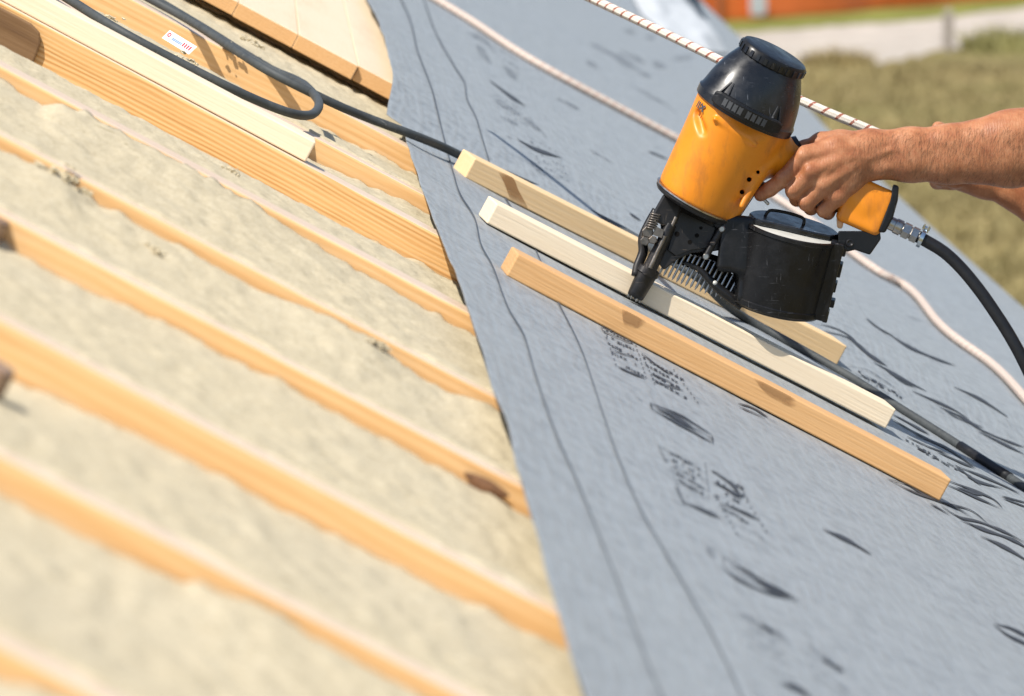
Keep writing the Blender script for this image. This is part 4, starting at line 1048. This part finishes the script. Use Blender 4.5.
for x, y in ((722, 229), (706, 256.5), (713, 243)):
    m = MB(); m.lathe(g(x, y, 22), (0, 0, 1), [(0, 3.2/S), (3/S, 3.2/S), (4/S, 2.3/S), (4/S, .2/S)], 12); m.build('bolt', STEEL if y != 243 else CAST, lat, auto=30)
m = MB(); m.lathe(g(715, 283, 10), (0, 0, 1), [(0, 2.6/S), (3/S, 2.4/S), (4/S, 1.2/S), (4.2/S, .1/S)], 12); m.build('rivet', SILVER, gun, smooth=True)
slab('feed_backing', [(668, 262), (680, 254), (700, 250), (724, 258), (740, 290), (738, 300), (722, 288), (700, 272), (684, 266)], -12, -5, HOLE)
# collated nails in the feed channel
for k in range(15):
    t = k/14; x = 671+t*69; y = 252+t*22+4*math.sin(t*3.1)*-1
    ln = 22+8*math.sin(t*2.6); a = g(x, y, 2+3*t); dv = gv(-.47, .88, -.05).normalized(); b = a+dv*(ln/S)
    m = MB(); m.tube([a, b, b+dv*(3.5/S)], [1.35/S, 1.35/S, .25/S], 8); m.lathe(a-dv*(1/S), dv, [(0, 2.9/S), (1/S, 2.9/S)], 10)
    m.build('nail', NAILM, gun, auto=30)
P = spline([tuple(g(684, 262, 8)), tuple(g(700, 270, 9)), tuple(g(715, 285, 9)), tuple(g(728, 296, 8)), tuple(g(742, 306, 6))], .003)
m = MB(); m.tube([tuple(p) for p in P], [(1.6+3.6*min(1, i/len(P)*1.6))/S for i in range(len(P))], 10); m.build('guard_rail', CAST, gun, smooth=True)

# nail canister
ct = Vector(g(793, 229, 2)); cax = gv(-.234, .965, -.21).normalized(); cref = gv(.97, .24, 0)
m = MB(); m.lathe(ct, cax, [(t/S, r/S) for t, r in [(3, 44), (1, 46), (0, 47.5), (1, 49.2), (4, 49.4), (5, 48.4), (74, 47.2), (75, 48.2), (80, 48.0), (83, 45), (84.5, 40), (85, 2)]], 72, ref=cref)
can = m.build('nail_canister', BLACK2, gun, auto=40)
m = MB(); m.lathe(ct, cax, [(t/S, r/S) for t, r in [(2.6, 45.6), (1.6, 45.4), (1.2, 44.5), (1.2, 1)]], 64, ref=cref, caps=False); m.build('pale_lid', SILVER, can, auto=40)
# black lid frame lying on the far part of the pale lid
def cpt(p, q, t):
    cq = cax.cross(cref.normalized()).normalized(); cq = cq if cq.z > 0 else -cq
    return ct+cref.normalized()*(p/S)+cq*(q/S)+cax*(t/S)
m = MB(); pts = [(44*math.cos(a), 44*math.sin(a)) for a in np.linspace(math.pi*1.06, math.pi*1.94+.0, 22)]
pts = [(-46*1, -3)]+[(46*math.cos(a), 46*math.sin(a)) for a in np.linspace(math.pi*1.03, math.pi*1.97, 26)]+[(46, -3), (38, 11), (22, 15), (-18, 17), (-32, 20), (-40, 18)]
V = [cpt(x, y, .6) for x, y in pts]+[cpt(x, y, -5) for x, y in pts]; n = len(pts)
m.add(V, [tuple(range(n)), tuple(range(2*n-1, n-1, -1))]+[(i, n+i, n+(i+1) % n, (i+1) % n) for i in range(n)])
lid = m.build('lid_frame', BLACK, can); bm = bmesh.new(); bm.from_mesh(lid.data); bmesh.ops.recalc_face_normals(bm, faces=bm.faces); bm.to_mesh(lid.data); bm.free(); bevel(lid, 1.2/S, 2)
P = spline([tuple(cpt(-30, -6, -4)), tuple(cpt(-27, -8, -11)), tuple(cpt(-10, -8, -13)), tuple(cpt(6, -8, -12)), tuple(cpt(9, -7, -9)), tuple(cpt(9, -6, -4))], .003)
m = MB(); m.tube([tuple(p) for p in P], 1.7/S, 10); m.build('wire_handle', BLACK2, can, smooth=True)
# hinge strip on the right side of the canister
m = MB()
cq = cax.cross(cref.normalized()).normalized(); cq = cq if cq.z > 0 else -cq
def cbox(p0, p1, q0, q1, t0, t1):
    V = [cpt(p, q, t) for t in (t0, t1) for (p, q) in ((p0, q0), (p1, q0), (p1, q1), (p0, q1))]
    m.add(V, [(0,1,2,3),(7,6,5,4),(0,4,5,1),(1,5,6,2),(2,6,7,3),(3,7,4,0)])
cbox(40, 54, -8, 22, -1, 80); cbox(52, 57, -2, 16, 2, 12); cbox(52, 57, -2, 16, 20, 34); cbox(52, 56, -2, 16, 40, 50); cbox(50, 58, -1, 14, 58, 66); cbox(50, 55, -2, 16, 70, 82)
hg = m.build('hinge', BLACK2, can); bm = bmesh.new(); bm.from_mesh(hg.data); bmesh.ops.recalc_face_normals(bm, faces=bm.faces); bm.to_mesh(hg.data); bm.free(); bevel(hg, 1/S, 2)
# arm joining nose and canister, curved cheek
sd_ = SDF((700, 205, -30), (770, 312, 45), 1.4)
sd_.box((736, 244, 6), ((1, .1, 0), (-.1, 1, 0), (0, 0, 1)), (17, 29, 17), rnd=5, k=0)
sd_.box((748, 266, 4), ((1, .1, 0), (-.1, 1, 0), (0, 0, 1)), (9, 38, 16), rnd=6, k=8)
sd_.box((730, 226, 4), ((.88, .47, 0), (-.47, .88, 0), (0, 0, 1)), (16, 9, 16), rnd=4, k=5)
P, Q = sd_.mesh(2); np_mesh('canister_arm', g_np(P), Q[:, ::-1], BLACK2, gun)

# trigger, end cap, bracket, coupler
slab('trigger', [(753, 192), (756, 186), (762, 181), (767, 183), (762, 190), (766, 199), (770, 203), (768, 206), (762, 200), (757, 195)], -6, 2, STEEL)
slab('trigger_guard', [(735, 214), (738, 210), (757, 186), (761, 183), (757, 192), (741, 216)], -9, -2, BLACK2)
m = MB()
ecp = [(893, 184), (899, 186), (898, 200), (893, 218), (885, 233), (878, 232), (884, 216), (890, 200)]
slab('end_cap', ecp, -17, 17.5, BLACK2, gun, 2)
slab('end_bracket', [(838, 231), (880, 231), (881, 239), (870, 255), (855, 250), (846, 252), (838, 244)], -12, 14, BLACK2, gun, 1.5)
m = MB(); m.lathe(g(850, 243, 13), (0, 0, 1), [(0, 4.2/S), (2.5/S, 4/S), (3/S, 3/S), (2/S, 1.4/S)], 14); m.build('pivot_pin', CAST, gun, auto=30)
slab('grip_wedge', [(837, 228), (836.5, 219), (839, 210), (842, 208), (845, 217), (842, 229)], -2, 11, plain('worn_tan_rubber', (.56, .33, .17), .7), gun, 2)
m = MB(); m.lathe(g(788, 150, -2), gv(.8, -.5, 0), [(0, 10/S), (3/S, 11/S), (9/S, 10/S), (14/S, 8/S)], 20); m.build('rubber_grip', BLACK2, gun, smooth=True)
cdv = gv(.90, .435, 0).normalized()
m = MB(); c0 = g(886, 221, 0)
m.lathe(c0, cdv, [(t/S, r/S) for t, r in [(0, 5), (3, 5), (3.2, 7), (10, 7), (10.4, 8), (17, 8), (17.4, 6.4), (19, 6.4)]], 28); 
m.lathe(c0, cdv, [(t/S, r/S) for t, r in [(19, 8.4), (26, 8.4), (26.4, 6.6), (28, 6.6), (28.3, 8.2), (35, 8.2), (35.4, 6), (38, 6)]], 6)
cp_ = m.build('coupler', STEEL, gun, auto=25)
m = MB(); m.lathe(c0, cdv, [(t/S, r/S) for t, r in [(37.5, 6), (37.5, 10), (41.5, 10), (41.5, 6)]], 28, caps=False)
e1 = gv(.43, -.9, .2).normalized(); cc = c0+cdv*(39.5/S)+e1*(10/S)
for s_ in (-1, 1):
    k_ = cdv*(s_*2.6/S); V = [cc+k_+cdv*(a*.8/S)+e1*(b*4.5/S)+Vector((0, 0, 1))*(c*3/S) for a in (-1, 1) for b in (-.6, 1) for c in (-1, 1)]
    m.add(V, [(0,1,3,2),(4,6,7,5),(0,4,5,1),(2,3,7,6),(0,2,6,4),(1,5,7,3)])
m.lathe(cc-cdv*(4/S)+e1*(1.5/S), cdv, [(0, 1.8/S), (8/S, 1.8/S)], 8)
m.build('hose_clamp', ZINC, cp_, auto=30)
# the gun's own hose
hp_ = [(918, 236.5, 0), (926, 241, 0), (944, 252, 2), (962, 269, 4), (980, 291, 6), (996, 314, 8), (1010, 336, 10), (1024, 362, 12), (1042, 402, 10), (1062, 460, 0), (1090, 530, -30), (1130, 590, -50)]
P = spline([tuple(g(*p)) for p in hp_], .006); m = MB(); m.tube([tuple(p) for p in P], 6.3/S, 18)
gh_ = m.build('air_hose', HOSE_B, None, G, smooth=True)
tag(gh_, 'clean black air hose curving down from the coupler of the nail gun', 'hose', 'air hoses')
# taut rope held by the far hand
rp = [(430, -76, -780), (590, -2, -460), (690, 45.5, -330), (800, 100, -242), (872, 130.5, -232), (915, 150, -236), (940, 160, -246), (960, 170, -255), (972, 180, -262)]
P = spline([tuple((pix(px, py, Z0-d/S))) for px, py, d in rp], .02); m = MB(); m.tube([tuple(p) for p in P], .0052, 14)
tag(m.build('rope', ROPE_R, None, None, smooth=True), 'taut white rope with red flecks passing behind the nail gun', 'rope')

# ------------------------------------------------------------------ person: left hand on the gun, right hand behind, body beyond the frame
hs = SDF((745, 95, -45), (1150, 235, 70), 1.15)
def finger(f, pts, k=3):  # separate field so neighbouring fingers keep a groove
    f.chain(pts, k)
palm = SDF((745, 95, -45), (1150, 235, 70), 1.15)
palm.chain([(868, 148, 13, 15), (838, 148, 20, 12.5), (806, 156, 24, 10.5)], 7)
palm.chain([(868, 153, 15, 16), (840, 160, 24, 12.5), (813, 172, 28, 10.8)], 7)
palm.chain([(868, 158, 14, 16), (845, 170, 22, 12.5), (825, 185, 26, 10.3)], 7)
palm.chain([(868, 164, 11, 15), (850, 180, 17, 12), (837, 197, 21, 9.4)], 7)
palm.chain([(868, 146, 6, 15), (840, 144, 6, 13), (822, 143.5, 2, 11.5)], 8)
palm.chain([(822, 144, 2, 11), (804, 149, -8, 8.2), (788, 157, -12, 7.2)], 5)                # thumb over the top, far side
palm.chain([(872, 147, 10, 17), (910, 147, 10, 18.5), (948, 146, 10, 20.5), (1010, 141, 10, 30), (1145, 122, 14, 38)], 9)
palm.chain([(876, 163, 9, 16.5), (910, 162, 10, 19), (948, 163, 10, 20), (1010, 158, 10, 28.5), (1145, 140, 14, 36)], 9)
# knuckles, tendons, veins
for c, r in (((804, 155.5, 30), 6), ((811, 170.5, 34.5), 6.2), ((823.5, 184, 32), 5.8), ((835.5, 196.5, 26), 5.2)): palm.cap(c, c, r, r, 5)
palm.chain([(862, 147, 27.5, 2.2), (836, 149.5, 31, 2.4), (808, 155, 32, 2.4)], 5)
palm.chain([(862, 153, 29.5, 2.2), (838, 161, 34.5, 2.4), (815, 170, 36, 2.4)], 5)
palm.chain([(864, 159, 28, 2.0), (846, 171, 32.5, 2.2), (828, 183, 34, 2.2)], 5)
palm.chain([(930, 150, 28, 1.6), (890, 150, 26.5, 1.8), (868, 158, 29, 1.8), (850, 158, 33.5, 1.6), (832, 168, 34.8, 1.6), (824, 176, 34, 1.4)], 4)
palm.chain([(868, 158, 29, 1.6), (858, 172, 27.5, 1.5), (842, 186, 28, 1.4)], 4)
palm.cap((880, 170, 22), (886, 168, 24), 5, 4, 8)
fs = []
for pts in ([(806, 156, 24, 10.3), (784, 178.5, 20.5, 8.3), (770, 189, 12, 7.5), (760.5, 195, 7, 6.6)],
            [(813, 172, 28, 10.6), (794, 191, 22, 8.4), (797, 199, 4, 7.4), (806, 193, -12, 6.8)],
            [(825, 185, 26, 10.0), (806.5, 203, 18, 8.0), (811, 208, 2, 7.1), (818, 200, -13, 6.6)],
            [(837, 197, 21, 9.0), (824, 210.5, 12, 7.1), (828, 213, 0, 6.6), (834, 206, -12, 6)]):
    f_ = SDF((745, 95, -45), (1150, 235, 70), 1.15); f_.chain(pts, 2.5)
    a_, b_ = np.array(pts[1][:3]), pts[1][3]
    f_.cap(a_+np.array([-1.5, -1, 4]), a_+np.array([-1.5, -1, 4]), b_*.72, b_*.72, 4)        # knuckle of the middle joint
    fs.append(f_.f)
ff = fs[0]
for q in fs[1:]: 
    k = .6; h = np.clip(.5+.5*(ff-q)/k, 0, 1); ff = ff*(1-h)+q*h-k*h*(1-h)
k = 3.2; h = np.clip(.5+.5*(palm.f-ff)/k, 0, 1); hs.f = palm.f*(1-h)+ff*h-k*h*(1-h)
P1, Q1 = hs.mesh(2)
# right arm, 13 cm behind
r_ = SDF((900, 100, -190), (1210, 380, -60), 1.6); D = -124
r_.chain([(1195, 330, D, 34), (1085, 240, D, 27), (1015, 190, D, 18.5), (985, 178, D, 17)], 10)
r_.chain([(985, 178, D, 18), (960, 168, D+2, 17), (940, 158, D+10, 12)], 8)
r_.chain([(985, 184, D-4, 14), (962, 176, D-8, 15)], 8)
for j, (x, y) in enumerate(((936, 150), (933, 160), (936, 170), (941, 178))):
    r_.chain([(956, y+2, D+12, 9), (x, y, D+14, 8), (x-4, y+4, D-4, 7.2), (x+12, y+6, D-14, 6.6)], 2.5)
r_.chain([(972, 160, D-6, 13), (954, 143, D-10, 9), (943, 132, D-8, 7.4), (938, 127.5, D-6, 6.4)], 5)
P2, Q2 = r_.mesh(2)
# upper arms, neck and head (coarse, beyond the frame)
up_ = SDF((1050, -330, -260), (1520, 380, 260), 6.0)
up_.chain([(1100, 136, 13, 31), (1140, 131, 14, 36), (1180, 110, 30, 40), (1370, -10, 165, 56)], 10)
up_.chain([(1130, 277, D, 27), (1190, 326, D, 34), (1230, 300, D-10, 42), (1360, 60, -180, 56)], 10)
up_.chain([(1400, -40, 0, 56), (1370, -120, 0, 52)], 20); up_.chain([(1372, -8, 160, 54), (1405, 0, 0, 60), (1362, 58, -178, 54)], 15)
up_.cap((1355, -215, 0), (1345, -190, 0), 88, 72, 25); up_.cap((1310, -160, 0), (1330, -140, 0), 45, 50, 20)
up_.cap((1268, -190, 0), (1256, -172, 0), 10, 14, 12); up_.cap((1365, -185, 82), (1368, -175, 86), 16, 12, 6); up_.cap((1365, -185, -82), (1368, -175, -86), 16, 12, 6)
up_.cap((1268, -205, 30), (1268, -205, 30), 12, 12, 8, 'sub'); up_.cap((1268, -205, -30), (1268, -205, -30), 12, 12, 8, 'sub')
up_.cap((1262, -140, -16), (1262, -140, 16), 4, 4, 5, 'sub')
P3, Q3 = up_.mesh(2)
V = np.concatenate([g_np(P1), g_np(P2), g_np(P3)]); Qs = np.concatenate([Q1, Q2+len(P1), Q3+len(P1)+len(P2)])[:, ::-1]
person = np_mesh('person', V, Qs, SKIN, None, G)
tag(person, 'person reaching in from the right, bare tanned forearms, one hand gripping the nail gun', 'person')
# clothes and hair
sh = SDF((1200, -130, -270), (1620, 480, 270), 7.0)
sh.chain([(1235, 75, 70, 58), (1380, -10, 165, 72)], 12); sh.chain([(1275, 215, -155, 56), (1370, 50, -180, 72)], 12)
sh.cap((1410, 0, 150), (1410, 30, -150), 78, 78, 20); sh.cap((1430, 60, 80), (1480, 400, 75), 105, 95, 40); sh.cap((1430, 60, -80), (1480, 400, -75), 105, 95, 40)
P, Q = sh.mesh(2); np_mesh('shirt', g_np(P), Q[:, ::-1], SHIRT, person)
tr = SDF((1350, 360, -230), (1760, 1320, 230), 9.0)
for s_ in (1, -1): tr.chain([(1490, 410, 70*s_, 108), (1590, 640, 95*s_, 88), (1625, 860, 100*s_, 66), (1640, 1230, 105*s_, 54)], 25)
P, Q = tr.mesh(2); np_mesh('trousers', g_np(P), Q[:, ::-1], TROUS, person)
for s_ in (1, -1):
    bt = SDF((1460, 1180, -220), (1770, 1330, 220), 8.0); bt.chain([(1645, 1220, 105*s_, 52), (1640, 1265, 105*s_, 48)], 15); bt.chain([(1650, 1275, 105*s_, 44), (1535, 1288, 108*s_, 36)], 15)
    P, Q = bt.mesh(2); np_mesh('boot', g_np(P), Q[:, ::-1], TROUS, person)
hr_ = SDF((1230, -340, -120), (1480, -90, 120), 6.0); hr_.cap((1375, -232, 0), (1368, -205, 0), 92, 84, 10)
P, Q = hr_.mesh(2); np_mesh('hair', g_np(P), Q[:, ::-1], HAIR, person)
# fine hairs on the forearm
from mathutils.bvhtree import BVHTree
bv = BVHTree.FromPolygons([tuple(p) for p in g_np(P1)], [tuple(q) for q in Q1[:, ::-1]])
m = MB()
for i in range(1700):
    x = random.uniform(855, 1040); y = random.uniform(126, 190)
    hit = bv.ray_cast(g(x, y, 150), Vector((0, 0, -1)))
    if hit[0] is None: continue
    p, nn = hit[0], hit[1]
    dirv = Vector((random.gauss(-.35, .3), random.gauss(-1, .25), 0)); dirv = (dirv-nn*dirv.dot(nn)).normalized()
    ln = random.uniform(.005, .011); wd = .00010
    sdv = nn.cross(dirv)*wd
    q1 = p+dirv*ln*.5+nn*.0011; q2 = p+dirv*ln+nn*.0010; p0 = p-nn*.0003
    m.add([p0-sdv, p0+sdv, q1+sdv*.8, q1-sdv*.8, q2], [(0, 1, 2, 3), (3, 2, 4)])
m.build('arm_hair', ARMH, person)

for o in (gun, person, gh_): swing(o)
